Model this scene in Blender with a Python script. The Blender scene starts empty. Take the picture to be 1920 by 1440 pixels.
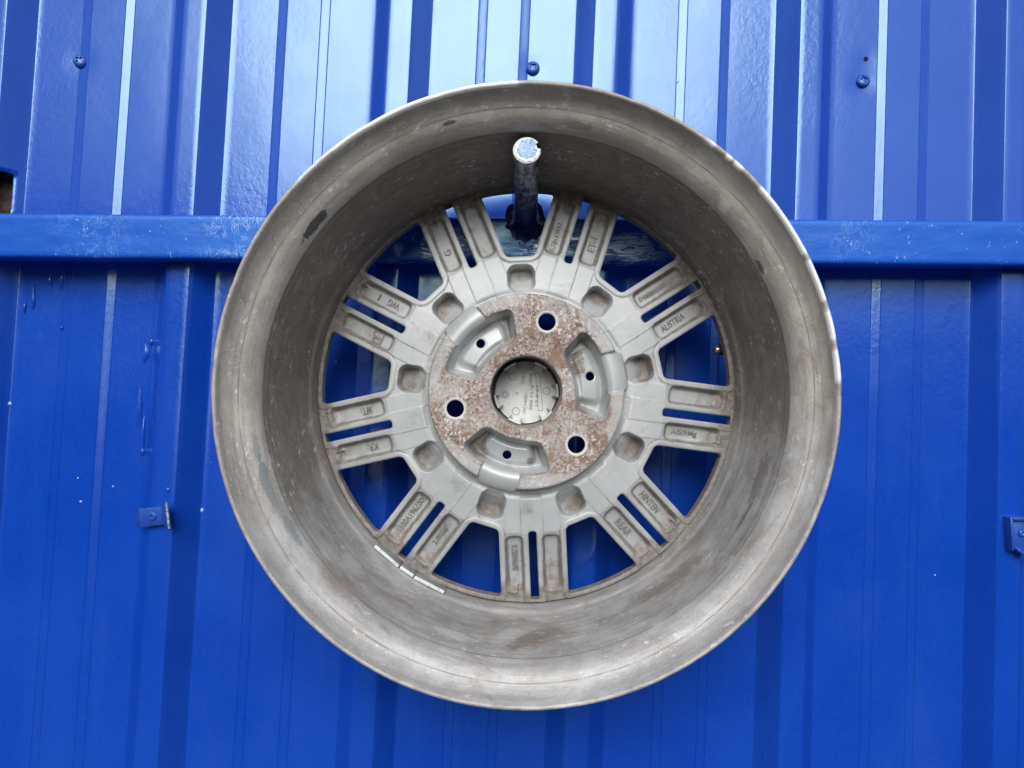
import bpy, math, random
import numpy as np
from mathutils import Vector, Matrix

random.seed(7)
rng = np.random.default_rng(11)
S = bpy.context.scene
C = S.collection
PI = math.pi
H = 1.5            # height of the optical axis above the ground
F = 1387.0         # focal length in pixels of the 1920 px wide photograph

# ------------------------------------------------------------------ camera, sky, sun, exposure
cam_d = bpy.data.cameras.new('camera')
cam = bpy.data.objects.new('camera', cam_d)
C.objects.link(cam)
cam.location = (0, 0, H)
cam.rotation_euler = (math.radians(90), 0, 0)
cam_d.sensor_width = 36.0
cam_d.lens = 36.0 * F / 1920.0
cam_d.clip_start = 0.02
cam_d.clip_end = 2000
S.camera = cam

SUN_EL, SUN_AZ = 31.0, 182.0      # hazy sun behind thin cloud, behind the photographer
w = bpy.data.worlds.new('World')
S.world = w
w.use_nodes = True
wn = w.node_tree
bg = wn.nodes['Background']
sky = wn.nodes.new('ShaderNodeTexSky')
sky.sky_type = 'NISHITA'
sky.sun_disc = False
sky.sun_elevation = math.radians(SUN_EL)
sky.sun_rotation = math.radians(SUN_AZ)
sky.air_density = 1.0
sky.dust_density = 2.0
sky.ozone_density = 1.0
# thin broken cloud over the whole sky, brighter towards the veiled sun as real cloud is
tc = wn.nodes.new('ShaderNodeTexCoord')
cn = wn.nodes.new('ShaderNodeTexNoise'); cn.inputs['Scale'].default_value = 2.2; cn.inputs['Detail'].default_value = 7
mp = wn.nodes.new('ShaderNodeMapping'); mp.inputs['Scale'].default_value = (1, 1, 2.2)
wn.links.new(tc.outputs['Generated'], mp.inputs[0]); wn.links.new(mp.outputs[0], cn.inputs['Vector'])
cr = wn.nodes.new('ShaderNodeMapRange'); cr.inputs[1].default_value = .38; cr.inputs[2].default_value = .62
cr.inputs[3].default_value = .45; cr.inputs[4].default_value = .95
wn.links.new(cn.outputs[0], cr.inputs[0])
dt = wn.nodes.new('ShaderNodeVectorMath'); dt.operation = 'DOT_PRODUCT'
e_, a_ = math.radians(SUN_EL - 8), math.radians(SUN_AZ)
dt.inputs[1].default_value = (math.sin(a_) * math.cos(e_), math.cos(a_) * math.cos(e_), math.sin(e_))
wn.links.new(tc.outputs['Generated'], dt.inputs[0])
gl = wn.nodes.new('ShaderNodeMapRange'); gl.inputs[1].default_value = .80; gl.inputs[2].default_value = 1.0
gl.inputs[3].default_value = 2.3; gl.inputs[4].default_value = 7.5
wn.links.new(dt.outputs['Value'], gl.inputs[0])
cc = wn.nodes.new('ShaderNodeVectorMath'); cc.operation = 'SCALE'; cc.inputs[0].default_value = (.95, .99, 1.04)
wn.links.new(gl.outputs[0], cc.inputs['Scale'])
mx = wn.nodes.new('ShaderNodeMix'); mx.data_type = 'RGBA'
wn.links.new(cr.outputs[0], mx.inputs['Factor']); wn.links.new(sky.outputs[0], mx.inputs[6]); wn.links.new(cc.outputs[0], mx.inputs[7])
wn.links.new(mx.outputs[2], bg.inputs[0])
bg.inputs[1].default_value = 0.13

sun_d = bpy.data.lights.new('sun', 'SUN')
sun_d.energy = 1.35
sun_d.angle = math.radians(36)
sun_d.color = (1.0, 0.99, 0.97)
sun = bpy.data.objects.new('sun', sun_d)
C.objects.link(sun)
e, a = math.radians(SUN_EL), math.radians(SUN_AZ)
sd = Vector((math.sin(a) * math.cos(e), math.cos(a) * math.cos(e), math.sin(e)))
sun.rotation_euler = sd.to_track_quat('Z', 'Y').to_euler()
sun.location = (0, 0, 6)

S.view_settings.view_transform = 'Standard'
S.view_settings.look = 'None'
S.view_settings.exposure = 0.85
S.view_settings.gamma = 1.0
S.render.resolution_x = 1024
S.render.resolution_y = 768

# ------------------------------------------------------------------ small helpers
def wpt(px, py, z):
    """point seen at photograph pixel (px, py), z metres in front of the lens"""
    return ((px - 960) * z / F, z, H - (py - 720) * z / F)

def ss(e0, e1, x):
    t = np.clip((x - e0) / (e1 - e0), 0, 1)
    return t * t * (3 - 2 * t)

class Noise:
    """cheap smooth numpy value noise"""
    def __init__(s, seed, n=256):
        s.g = np.random.default_rng(seed).random((n, n)); s.n = n
    def __call__(s, x, y):
        x = np.asarray(x, float); y = np.asarray(y, float)
        xi = np.floor(x).astype(int); yi = np.floor(y).astype(int)
        fx = x - xi; fy = y - yi
        fx = fx * fx * (3 - 2 * fx); fy = fy * fy * (3 - 2 * fy)
        n = s.n; g = s.g
        a = g[xi % n, yi % n]; b = g[(xi + 1) % n, yi % n]
        c = g[xi % n, (yi + 1) % n]; d = g[(xi + 1) % n, (yi + 1) % n]
        return (a * (1 - fx) + b * fx) * (1 - fy) + (c * (1 - fx) + d * fx) * fy
N1, N2, N3 = Noise(1), Noise(2), Noise(3)

def mesh_np(name, co, quads, mat, tris=None, smooth=True, sharp=None):
    me = bpy.data.meshes.new(name)
    co = np.asarray(co, np.float32)
    quads = np.asarray(quads, np.int32).reshape(-1, 4)
    tris = np.zeros((0, 3), np.int32) if tris is None else np.asarray(tris, np.int32).reshape(-1, 3)
    me.vertices.add(len(co)); me.vertices.foreach_set('co', co.ravel())
    nl = quads.size + tris.size
    me.loops.add(nl)
    me.loops.foreach_set('vertex_index', np.concatenate([quads.ravel(), tris.ravel()]))
    npoly = len(quads) + len(tris)
    me.polygons.add(npoly)
    st = np.concatenate([np.arange(len(quads)) * 4, quads.size + np.arange(len(tris)) * 3]).astype(np.int32)
    me.polygons.foreach_set('loop_start', st)
    me.polygons.foreach_set('use_smooth', np.full(npoly, smooth))
    me.update(calc_edges=True); me.validate()
    if sharp is not None:
        me.set_sharp_from_angle(angle=math.radians(sharp))
    if mat: me.materials.append(mat)
    return me

def link(name, me, parent=None, **props):
    o = bpy.data.objects.new(name, me)
    C.objects.link(o)
    if parent: o.parent = parent
    for k, v in props.items(): o[k] = v
    return o

def empty(name, loc, **props):
    o = bpy.data.objects.new(name, None)
    o.empty_display_size = 0.02
    C.objects.link(o); o.location = loc
    for k, v in props.items(): o[k] = v
    return o

def pylink(name, verts, faces, mat, parent=None, smooth=False, sharp=None, bevel=0, **props):
    me = bpy.data.meshes.new(name)
    me.from_pydata([tuple(v) for v in verts], [], faces)
    me.validate(); me.update()
    import bmesh
    bm = bmesh.new(); bm.from_mesh(me)
    bmesh.ops.recalc_face_normals(bm, faces=bm.faces)
    if bevel:
        es = [ed for ed in bm.edges if len(ed.link_faces) == 2 and ed.calc_face_angle(0) > math.radians(25)]
        bmesh.ops.bevel(bm, geom=es, offset=bevel, segments=2, affect='EDGES', profile=0.5)
    bm.to_mesh(me); bm.free()
    if smooth or bevel:
        for p in me.polygons: p.use_smooth = True
        me.set_sharp_from_angle(angle=math.radians(sharp or 40))
    me.materials.append(mat)
    return link(name, me, parent, **props)

def box_verts(c, ax, ay, az):
    c = Vector(c); ax, ay, az = Vector(ax), Vector(ay), Vector(az)
    v = [c + sx * ax + sy * ay + sz * az for sz in (-1, 1) for sy in (-1, 1) for sx in (-1, 1)]
    f = [(0, 1, 3, 2), (4, 6, 7, 5), (0, 4, 5, 1), (2, 3, 7, 6), (0, 2, 6, 4), (1, 5, 7, 3)]
    return v, f

def lathe_pts(origin, axis, prof, n=32):
    """prof: list of (distance along axis, radius)"""
    o = Vector(origin); ax = Vector(axis).normalized()
    u = ax.orthogonal().normalized(); v = ax.cross(u)
    V, Fc = [], []
    for d, r in prof:
        for k in range(n):
            t = 2 * PI * k / n
            V.append(o + ax * d + (u * math.cos(t) + v * math.sin(t)) * r)
    for i in range(len(prof) - 1):
        for k in range(n):
            a0 = i * n + k; a1 = i * n + (k + 1) % n
            Fc.append((a0, a1, a1 + n, a0 + n))
    Fc.append(tuple(range(n))[::-1]); Fc.append(tuple((len(prof) - 1) * n + k for k in range(n)))
    return V, Fc

# ------------------------------------------------------------------ material helpers
class M:
    def __init__(s, name):
        s.m = bpy.data.materials.new(name); s.m.use_nodes = True
        s.t = s.m.node_tree; s.n = s.t.nodes; s.l = s.t.links
        s.b = s.n['Principled BSDF']; s.out = s.n['Material Output']
    def node(s, ty, **kw):
        n = s.n.new(ty)
        for k, v in kw.items(): setattr(n, k, v)
        return n
    def put(s, sock, v):
        if hasattr(v, 'is_output') or isinstance(v, bpy.types.NodeSocket): s.l.new(v, sock)
        else: sock.default_value = v
    def set(s, **kw):
        names = dict(color='Base Color', rough='Roughness', metal='Metallic', spec='Specular IOR Level',
                     coat='Coat Weight', coatr='Coat Roughness', normal='Normal', ior='IOR')
        for k, v in kw.items():
            if k == 'color' and isinstance(v, tuple) and len(v) == 3: v = v + (1,)
            s.put(s.b.inputs[names[k]], v)
        return s
    def obj(s): return s.node('ShaderNodeTexCoord').outputs['Object']
    def uv(s): return s.node('ShaderNodeTexCoord').outputs['UV']
    def mapping(s, v, scale=(1, 1, 1), loc=(0, 0, 0)):
        n = s.node('ShaderNodeMapping'); s.l.new(v, n.inputs[0])
        n.inputs['Scale'].default_value = scale; n.inputs['Location'].default_value = loc
        return n.outputs[0]
    def noise(s, v, scale, detail=4, rough=0.55, dist=0.0):
        n = s.node('ShaderNodeTexNoise'); s.l.new(v, n.inputs['Vector'])
        n.inputs['Scale'].default_value = scale; n.inputs['Detail'].default_value = detail
        n.inputs['Roughness'].default_value = rough; n.inputs['Distortion'].default_value = dist
        return n.outputs[0]
    def vor(s, v, scale, feature='F1'):
        n = s.node('ShaderNodeTexVoronoi', feature=feature); s.l.new(v, n.inputs['Vector'])
        n.inputs['Scale'].default_value = scale
        return n.outputs['Distance']
    def rng(s, v, a, b, c=0.0, d=1.0, smooth=True):
        n = s.node('ShaderNodeMapRange'); n.interpolation_type = 'SMOOTHSTEP' if smooth else 'LINEAR'
        s.put(n.inputs[0], v)
        for i, x in enumerate((a, b, c, d)): n.inputs[1 + i].default_value = x
        return n.outputs[0]
    def math(s, op, a, b=0.0, c=0.0):
        n = s.node('ShaderNodeMath', operation=op)
        s.put(n.inputs[0], a); s.put(n.inputs[1], b)
        if op in ('MULTIPLY_ADD',): s.put(n.inputs[2], c)
        return n.outputs[0]
    def mix(s, f, a, b):
        n = s.node('ShaderNodeMix', data_type='RGBA')
        s.put(n.inputs['Factor'], f)
        for k, v in ((6, a), (7, b)):
            if isinstance(v, tuple) and len(v) == 3: v = v + (1,)
            s.put(n.inputs[k], v)
        return n.outputs[2]
    def attr(s, name):
        return s.node('ShaderNodeAttribute', attribute_name=name).outputs['Fac']
    def bump(s, h, dist=0.001, strength=1.0, normal=None):
        n = s.node('ShaderNodeBump'); s.put(n.inputs['Height'], h)
        n.inputs['Distance'].default_value = dist; n.inputs['Strength'].default_value = strength
        if normal is not None: s.l.new(normal, n.inputs['Normal'])
        return n.outputs[0]

def blue_paint(name, chips=0.0, rough=0.2, base=(0.0015, 0.047, 0.40), peel=1.0, scratch=False):
    m = M(name); o = m.obj()
    n_low = m.noise(o, 9, 3)
    c = m.mix(m.rng(n_low, .35, .7), base, (base[0] * 1.5 + .002, base[1] * 1.22, base[2] * 1.08))
    mot = m.noise(o, 480, 3, .7)
    c = m.mix(m.rng(mot, .40, .62, 0, .22), c, (base[0] * 2 + .006, base[1] * 1.6, min(.62, base[2] * 1.35)))
    fade = m.noise(m.mapping(o, (40, 40, 2.5)), 1.0, 4)
    c = m.mix(m.rng(fade, .5, .75, 0, .06), c, (0.03, 0.11, 0.47))
    dust = m.noise(o, 900, 2)
    c = m.mix(m.rng(dust, .64, .78, 0, .45), c, (0.07, 0.17, 0.5))
    film = m.math('MULTIPLY', m.rng(m.noise(m.mapping(o, (1, 1, .35)), 14, 6, .65, .5), .50, .72), m.rng(m.noise(o, 260, 4, .7), .35, .65, .3, 1))
    c = m.mix(m.math('MULTIPLY', film, .13), c, (.05, .14, .46))
    hair = m.math('MULTIPLY', m.rng(m.noise(m.mapping(o, (420, 420, 12), (2, 0, 5)), 1, 3, .5, .8), .70, .74), m.rng(m.noise(o, 11, 2), .55, .65))
    c = m.mix(m.math('MULTIPLY', hair, .06), c, (.16, .28, .62))
    r = m.math('MULTIPLY_ADD', m.noise(o, 30, 4), 0.14, rough - 0.05)
    # orange peel of brushed enamel
    patch = m.rng(m.noise(o, 5.5, 2), .42, .62, .12, 1.0)
    h1 = m.noise(m.mapping(o, (1, 1, .75)), 230, 2, .5, .4)
    h2 = m.noise(m.mapping(o, (1, 1, .8)), 95, 3)
    hh = m.math('ADD', m.math('MULTIPLY', m.math('MULTIPLY', h1, patch), .16 * peel), m.math('MULTIPLY', h2, .10 * peel))
    if scratch:
        sc = m.noise(m.mapping(o, (35, 35, 420)), 1.0, 5, .6, .6)
        sm = m.noise(o, 22, 3)
        k = m.math('MULTIPLY', m.rng(sc, .60, .66), m.rng(sm, .53, .6))
        c = m.mix(m.math('MULTIPLY', k, .6), c, (.30, .45, .75))
        v = m.vor(m.mapping(o, (1, 1, 1)), 160)
        k2 = m.math('MULTIPLY', m.rng(v, .10, .04), m.rng(m.noise(o, 28, 2), .56, .62))
        c = m.mix(m.math('MULTIPLY', k2, .75), c, (.42, .58, .85))
        hh = m.math('ADD', hh, m.math('MULTIPLY', k, .25))
    m.set(color=c, rough=r, spec=0.68, coat=0.22, coatr=0.10, ior=1.55,
          normal=m.bump(hh, .0014, .8))
    m.b.inputs['Specular Tint'].default_value = (.62, .97, 1.0, 1)
    return m.m

MAT = {}
MAT['paint'] = blue_paint('blue_enamel')
MAT['rail'] = blue_paint('blue_enamel_rail', rough=.38, base=(.004, .062, .44), peel=1.4, scratch=True)
MAT['bracket'] = blue_paint('blue_enamel_bracket', rough=.4, base=(.007, .05, .34), peel=2.5, scratch=True)

def alloy(name, kind):
    m = M(name)
    o = m.obj()
    if kind == 'barrel':
        uv = m.uv()                                     # u = metres round the ring, v = metres along the profile
        sep = m.node('ShaderNodeSeparateXYZ'); m.l.new(uv, sep.inputs[0])
        u, v = sep.outputs[0], sep.outputs[1]
        silver = m.mix(m.rng(m.noise(m.mapping(uv, (20, 40, 1)), 1, 6), .35, .7), m.mix(m.attr('lower_light'), (.345, .322, .295), (.345, .345, .348)), m.mix(m.attr('lower_light'), (.51, .485, .45), (.52, .525, .53)))  # cool silver below, warm above: sky and bounce light in the colour
        # even coat of baked brake dust on the cylinder, blotchy, thinned below, where the skylight is painted in
        cyl = m.rng(v, V_EDGE - .0020, V_EDGE + .0015)
        coat = m.noise(m.mapping(uv, (14, 20, 1)), 1, 10, .70, .5)
        lower_light = m.attr('lower_light')
        coat = m.math('ADD', coat, m.math('MULTIPLY', lower_light, -.25))
        k = m.math('MULTIPLY', m.rng(coat, .24, .46), cyl)
        c = m.mix(m.math('MULTIPLY', k, .90), silver, m.mix(m.rng(m.noise(uv, 60, 4), .3, .7), (.080, .059, .047), (.158, .125, .102)))
        # dull mottled oxide over everything
        mt = m.noise(m.mapping(uv, (60, 85, 1), (2, 2, 0)), 1, 8, .72, .4)
        c = m.mix(m.rng(mt, .44, .60, 0, .34), c, (.25, .225, .20))
        c = m.mix(m.rng(mt, .46, .36, 0, .26), c, (.62, .61, .59))
        # dust on the flange in bands
        band = m.noise(m.mapping(uv, (10, 170, 1), (3, 5, 0)), 1, 6)
        c = m.mix(m.rng(band, .46, .70, 0, .50), c, (.22, .19, .16))
        # dry edge stains
        st = m.noise(m.mapping(uv, (26, 46, 1), (8, 2, 0)), 1, 10, .70, .8)
        c = m.mix(m.rng(st, .54, .68, 0, .50), c, (.17, .135, .110))
        # chalky oxide, light scratches
        ch = m.math('MULTIPLY', m.rng(m.noise(m.mapping(uv, (130, 200, 1)), 1, 6, .7), .56, .64),
                    m.rng(m.noise(m.mapping(uv, (16, 34, 1), (4, 1, 0)), 1, 3), .50, .60))
        c = m.mix(m.math('MULTIPLY', ch, .85), c, (.70, .70, .69))
        scr = m.rng(m.noise(m.mapping(uv, (60, 900, 1), (0, 7, 0)), 1, 3, .6, 2.0), .685, .72)
        c = m.mix(m.math('MULTIPLY', scr, .45), c, (.5, .5, .49))
        grit = m.rng(m.vor(uv, 420), .10, .05)
        c = m.mix(m.math('MULTIPLY', grit, m.rng(m.noise(uv, 45, 2), .5, .6, 0, .6)), c, (.08, .07, .065))
        sand = m.noise(uv, 1100, 3, .8)
        c = m.mix(m.rng(sand, .35, .65, 0, .28), c, m.mix(m.rng(sand, .4, .6), (.08, .07, .06), (.62, .60, .57)))
        rg = m.math('ABSOLUTE', m.math('ADD', m.noise(m.mapping(uv, (150, 120, 1), (9, 4, 0)), 1, 2, .5, 1.2), -.5))
        worm = m.math('MULTIPLY', m.rng(rg, .012, .004), m.rng(m.noise(m.mapping(uv, (24, 30, 1), (6, 6, 0)), 1, 3), .54, .62))
        c = m.mix(m.math('MULTIPLY', worm, .55), c, (.60, .60, .59))
        rg2 = m.math('ABSOLUTE', m.math('ADD', m.noise(m.mapping(uv, (26, 260, 1), (1, 8, 0)), 1, 3, .6, .3), -.5))
        c = m.mix(m.math('MULTIPLY', m.math('MULTIPLY', m.rng(rg2, .007, .002), m.rng(m.noise(m.mapping(uv, (18, 18, 1)), 1, 2), .5, .6)), .5), c, (.13, .11, .10))
        pit = m.rng(m.vor(m.mapping(uv, (1, 1, 1), (3, 3, 0)), 190), .07, .03)
        c = m.mix(m.math('MULTIPLY', pit, .8), c, (.07, .06, .055))
        # machined seam lines
        def line(v0, hw, amt, col):
            nonlocal c
            wob = m.math('MULTIPLY_ADD', m.noise(m.mapping(uv, (40, 1, 1), (v0 * 99, 0, 0)), 1, 4), .0016, -.0008 - v0)
            d = m.math('ABSOLUTE', m.math('ADD', v, wob))
            brk = m.rng(m.noise(m.mapping(uv, (55, 1, 1), (v0 * 50, 3, 0)), 1, 3), .35, .55, .25, 1)
            c = m.mix(m.math('MULTIPLY', m.math('MULTIPLY', m.rng(d, hw, hw * .4), brk), amt), c, col)
        line(V_SEAM, .0007, .65, (.17, .155, .14))
        line(V_EDGE + .0042, .0004, .55, (.34, .35, .35))
        line(V_EDGE + .0008, .0008, .5, (.07, .06, .055))
        # marks with a shape of their own: (u, v, half u, half v, colour, amount)
        for (u0, v0, hu, hv, col, amt) in BARREL_MARKS:
            nz = m.math('MULTIPLY_ADD', m.noise(m.mapping(uv, (1, 1, 1), (u0, v0, 0)), 170, 8, .75, .6), 2.4, -1.2)
            du = m.math('DIVIDE', m.math('ABSOLUTE', m.math('SUBTRACT', u, u0)), hu)
            dv = m.math('DIVIDE', m.math('ABSOLUTE', m.math('SUBTRACT', v, v0)), hv)
            dd = m.math('ADD', m.math('SQRT', m.math('ADD', m.math('MULTIPLY', du, du), m.math('MULTIPLY', dv, dv))), nz)
            c = m.mix(m.rng(dd, 1.15, .55 if amt < .85 else .9, 0, amt), c, col)
        # scraped bare metal along the lip
        lip = m.math('MULTIPLY', m.rng(v, .0046, .0034), m.attr('scraped'))
        c = m.mix(lip, c, (.86, .87, .88))
        ero = m.math('MULTIPLY', m.rng(v, .0040, .0026), m.rng(m.noise(m.mapping(uv, (160, 300, 1)), 1, 5), .48, .62, 0, .5))
        c = m.mix(m.math('MULTIPLY', ero, m.math('SUBTRACT', 1.0, m.attr('scraped'))), c, (.22, .20, .19))
        hh = m.math('ADD', m.math('MULTIPLY', m.noise(uv, 420, 4, .65), .35), m.math('MULTIPLY', m.noise(m.mapping(uv, (30, 500, 1)), 1, 3), .4))
        m.set(color=c, rough=m.rng(k, 0, 1, .54, .64), metal=m.rng(k, 0, 1, .20, .04),
              spec=.5, normal=m.bump(hh, .0006, .8))
    else:
        silver = m.mix(m.rng(m.noise(o, 26, 5), .35, .7), (.43, .455, .465), (.52, .54, .545))
        dirt_tone = m.attr('dirt_tone')
        blot = m.noise(o, 60, 6, .65, .6)
        d1 = m.math('MULTIPLY', m.rng(m.math('ADD', blot, dirt_tone), .58, 1.02), .88)
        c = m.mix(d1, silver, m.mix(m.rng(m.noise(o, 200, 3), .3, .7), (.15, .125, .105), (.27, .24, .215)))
        spk = m.math('MULTIPLY', m.rng(m.vor(o, 430), .16, .07), m.rng(m.noise(o, 70, 2), .5, .62, 0, .6))
        c = m.mix(spk, c, (.14, .12, .11))
        pale = m.math('MULTIPLY', m.rng(m.noise(o, 340, 4, .7), .58, .66), m.rng(m.noise(o, 40, 2), .55, .66, 0, .5))
        c = m.mix(pale, c, (.72, .72, .70))
        if kind == 'pad':
            rm = m.attr('rust')
            g1 = m.noise(o, 430, 5, .75)
            g2 = m.noise(o, 75, 4, .6, .5)
            rc = m.mix(m.rng(g1, .38, .60), (.17, .120, .10), (.47, .41, .38))
            rc = m.mix(m.math('MULTIPLY', m.rng(g2, .48, .62), m.rng(g1, .40, .55, .4, .95)), rc, (.26, .160, .115))
            g3 = m.noise(o, 38, 5, .65, .3)
            rc = m.mix(m.math('MULTIPLY', m.rng(g3, .46, .60), m.rng(g1, .36, .60, .45, .95)), rc, (.46, .445, .43))
            rc = m.mix(m.math('MULTIPLY', m.rng(g3, .46, .34), m.rng(g1, .6, .4, .2, .9)), rc, (.14, .085, .065))
            rc = m.mix(m.math('MULTIPLY', m.rng(m.noise(o, 450, 3, .6), .55, .62), m.rng(m.noise(o, 48, 3), .40, .60, .12, .8)), rc, (.72, .68, .65))
            rc = m.mix(m.rng(m.noise(o, 800, 2), .62, .70, 0, .7), rc, (.13, .07, .05))
            c = m.mix(rm, c, rc)
            wn_ = m.math('ADD', m.attr('worn'), m.math('MULTIPLY_ADD', m.noise(o, 330, 4, .7), .9, -.45))
            c = m.mix(m.rng(wn_, .35, .8, 0, .9), c, (.72, .71, .70))
            rr = m.rng(rm, 0, 1, .42, .85)
            mm = m.rng(rm, 0, 1, .2, .05)
            hh = m.math('ADD', m.math('MULTIPLY', m.noise(o, 300, 4, .6), .25), m.math('MULTIPLY', m.math('MULTIPLY', g1, rm), 1.1))
        else:
            rr = m.rng(d1, 0, 1, .52, .7)
            mm = m.rng(d1, 0, 1, .15, .05)
            hh = m.math('ADD', m.math('MULTIPLY', m.noise(o, 330, 4, .65), .30), m.math('MULTIPLY', m.math('MULTIPLY', m.noise(o, 900, 3), d1), .6))
        m.set(color=c, rough=rr, metal=mm, spec=.5, normal=m.bump(hh, .0007, .9))
    return m.m

# ------------------------------------------------------------------ the fence: geometry frame
VP = Vector((1532, F, 33200)).normalized()            # the ribs run up, leaning right and away
U = VP
R = (Vector((1, 0, 0)) - U * U.x).normalized()
Nn = U.cross(R); Nn = Nn if Nn.y < 0 else -Nn          # towards the camera
O = Vector(wpt(960, 450, 0.697))
def s_of(px, py, depth):
    """sheet coordinates (s across, t up) of the point seen at a pixel, on the plane `depth` in front of the flats"""
    dirv = Vector(((px - 960) / F, 1, -(py - 720) / F))
    o = Vector((0, 0, H)); P0 = O + Nn * depth
    k = (P0 - o).dot(Nn) / dirv.dot(Nn)
    p = o + dirv * k - O
    return p.dot(R), p.dot(U)
def FP(s, t, d): return O + R * s + U * t + Nn * d

PER = 0.1903
S3 = s_of(1138, 0, .020)[0]                            # centre of the crest just right of the middle
CREST, BASE, RIBH = .0104, .0268, .020

fence = empty('metal_fence', FP(0, -1.6, 0), category='fence',
              label='blue painted corrugated metal sheet fence filling the whole background behind the wheel')
def setpar(o, p):
    o.parent = p
    o.matrix_parent_inverse = Matrix.Translation(p.location).inverted()

tilts = {k: np.random.default_rng(50 + k).normal(0, 1, 3) for k in range(-12, 13)}
SCREWS = [(150, 115), (999, 129), (1617, 153)]
SC_ST = [s_of(px, py, 0) for px, py in SCREWS]
HOLE_S = s_of(1623, 111, 0)

def rib_c(k): return S3 + (k - 3) * PER + (.0050 if k <= 0 else 0)
def rib_profile(k):
    """points (s, d, tag) of one period from the left base of rib k to the left base of rib k+1"""
    c = rib_c(k)
    P = []
    def bend(s0, d0, dl, dr):   # rounded bend: three points
        r = .0011
        P.append((s0 - r * dl[0], d0 - r * dl[1])); P.append((s0 + (dr[0] - dl[0]) * r * .25, d0 + (dr[1] - dl[1]) * r * .25)); P.append((s0 + r * dr[0], d0 + r * dr[1]))
    sl = (.0164, .020); L = math.hypot(*sl); up = (sl[0] / L, sl[1] / L); dn = (sl[0] / L, -sl[1] / L); fl = (1, 0)
    def slope(a0, b0, a1, b1):
        for q in (.2, .4, .6, .8): P.append((a0 + (a1 - a0) * q, b0 + (b1 - b0) * q))
    bend(c - BASE, 0, fl, up); slope(c - BASE, 0, c - CREST, RIBH); bend(c - CREST, RIBH, up, fl)
    for q in np.linspace(-.5, .5, 3): P.append((c + q * CREST, RIBH))
    bend(c + CREST, RIBH, fl, dn); slope(c + CREST, RIBH, c + BASE, 0); bend(c + BASE, 0, dn, fl)
    b = rib_c(k + 1) - BASE; a = c + BASE; mid_ = (a + b) / 2 + (.0015 if k <= 0 else 0); g1 = mid_ - .0202; g2 = mid_ + .0202
    def flat(s0, s1):
        n = max(2, int(round((s1 - s0) / .005)))
        for q in range(1, n): P.append((s0 + (s1 - s0) * q / n, 0))
    HS = .0012                       # the middle of each flat is pressed up by a shallow step
    def step(g, d0, d1):
        e_ = (d1 - d0) * .12
        P.extend([(g - .0047, d0), (g - .0042, d0 - .00045), (g - .0037, d0), (g - .0030, d0 + e_), (g, (d0 + d1) / 2), (g + .0030, d1 - e_), (g + .0037, d1), (g + .0042, d1 - .00045), (g + .0047, d1)])
    def flat2(s0, s1, d0):
        n = max(2, int(round((s1 - s0) / .005)))
        for q in range(1, n): P.append((s0 + (s1 - s0) * q / n, d0))
    flat(a + .001, g1 - .0047); step(g1, 0, HS); flat2(g1 + .0047, g2 - .0047, HS); step(g2, HS, 0); flat(g2 + .0047, b - .001)
    return P

def displacement(s, t):
    d = .0012 * (N1(s * 9 + 40, t * 3.2 + 40) - .5) + .0005 * (N2(s * 26 + 40, t * 9 + 40) - .5)
    for (ss_, tt_), dep in zip(SC_ST, (.0011, .0009, .0012)):
        d = d - dep * np.exp(-((s - ss_) ** 2 + (t - tt_) ** 2) / .011 ** 2)
    d = d - .0008 * np.exp(-((s - HOLE_S[0]) ** 2 + (t - HOLE_S[1]) ** 2) / .009 ** 2)
    return d

tt = np.concatenate([np.array([-1.72, -1.4, -1.1, -.9, -.75]), np.arange(-.66, .34, .0055), np.array([.36, .45, .6, .9, 1.3, 1.8, 2.4])])
def make_sheet(prof, name, lift, skip=None, holes=()):
    prof = np.array(prof)
    s = prof[:, 0][None, :].repeat(len(tt), 0); d0 = prof[:, 1][None, :].repeat(len(tt), 0)
    t = tt[:, None].repeat(len(prof), 1)
    d = d0 + displacement(s, t) * np.clip(1 - d0 / .03, .3, 1) + lift
    # each flat leans a hair differently
    k = np.floor((s - (S3 + BASE)) / PER).astype(int) + 3
    mid = S3 + (k - 3) * PER + .0958
    tl = np.vectorize(lambda q: tilts[int(np.clip(q, -12, 12))][0])(k)
    d += np.where(d0 < .0013, tl * .0045 * (s - mid) * (1 - np.clip(np.abs(s - mid) / .069, 0, 1) ** 4), 0)
    o = np.array(O); Rv = np.array(R); Uv = np.array(U); Nv = np.array(Nn)
    co = o + s[..., None] * Rv + t[..., None] * Uv + d[..., None] * Nv
    nt, ns = s.shape
    idx = np.arange(nt * ns).reshape(nt, ns)
    q = np.stack([idx[:-1, :-1], idx[:-1, 1:], idx[1:, 1:], idx[1:, :-1]], -1).reshape(-1, 4)
    if skip:
        (s0, s1, t0, t1) = skip
        sc = s.ravel()[q].mean(1); tc = t.ravel()[q].mean(1)
        q = q[~((sc > s0) & (sc < s1) & (tc > t0) & (tc < t1))]
    me = mesh_np(name, co.reshape(-1, 3), q, MAT['paint'], sharp=24)
    o_ = link(name, me); setpar(o_, fence)
    md = o_.modifiers.new('thickness', 'SOLIDIFY'); md.thickness = .0007; md.offset = -1
    return o_

MAT['hole_dark'] = M('rusty_dark_steel').m
def rusty():
    m = M('rusty_steel'); o = m.obj()
    c = m.mix(m.rng(m.noise(o, 120, 5, .7), .35, .65), (.022, .012, .008), (.075, .048, .038))
    m.set(color=c, rough=.9, normal=m.bump(m.noise(o, 300, 4), .001, .8)); return m.m
MAT['rusty'] = rusty()

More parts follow.
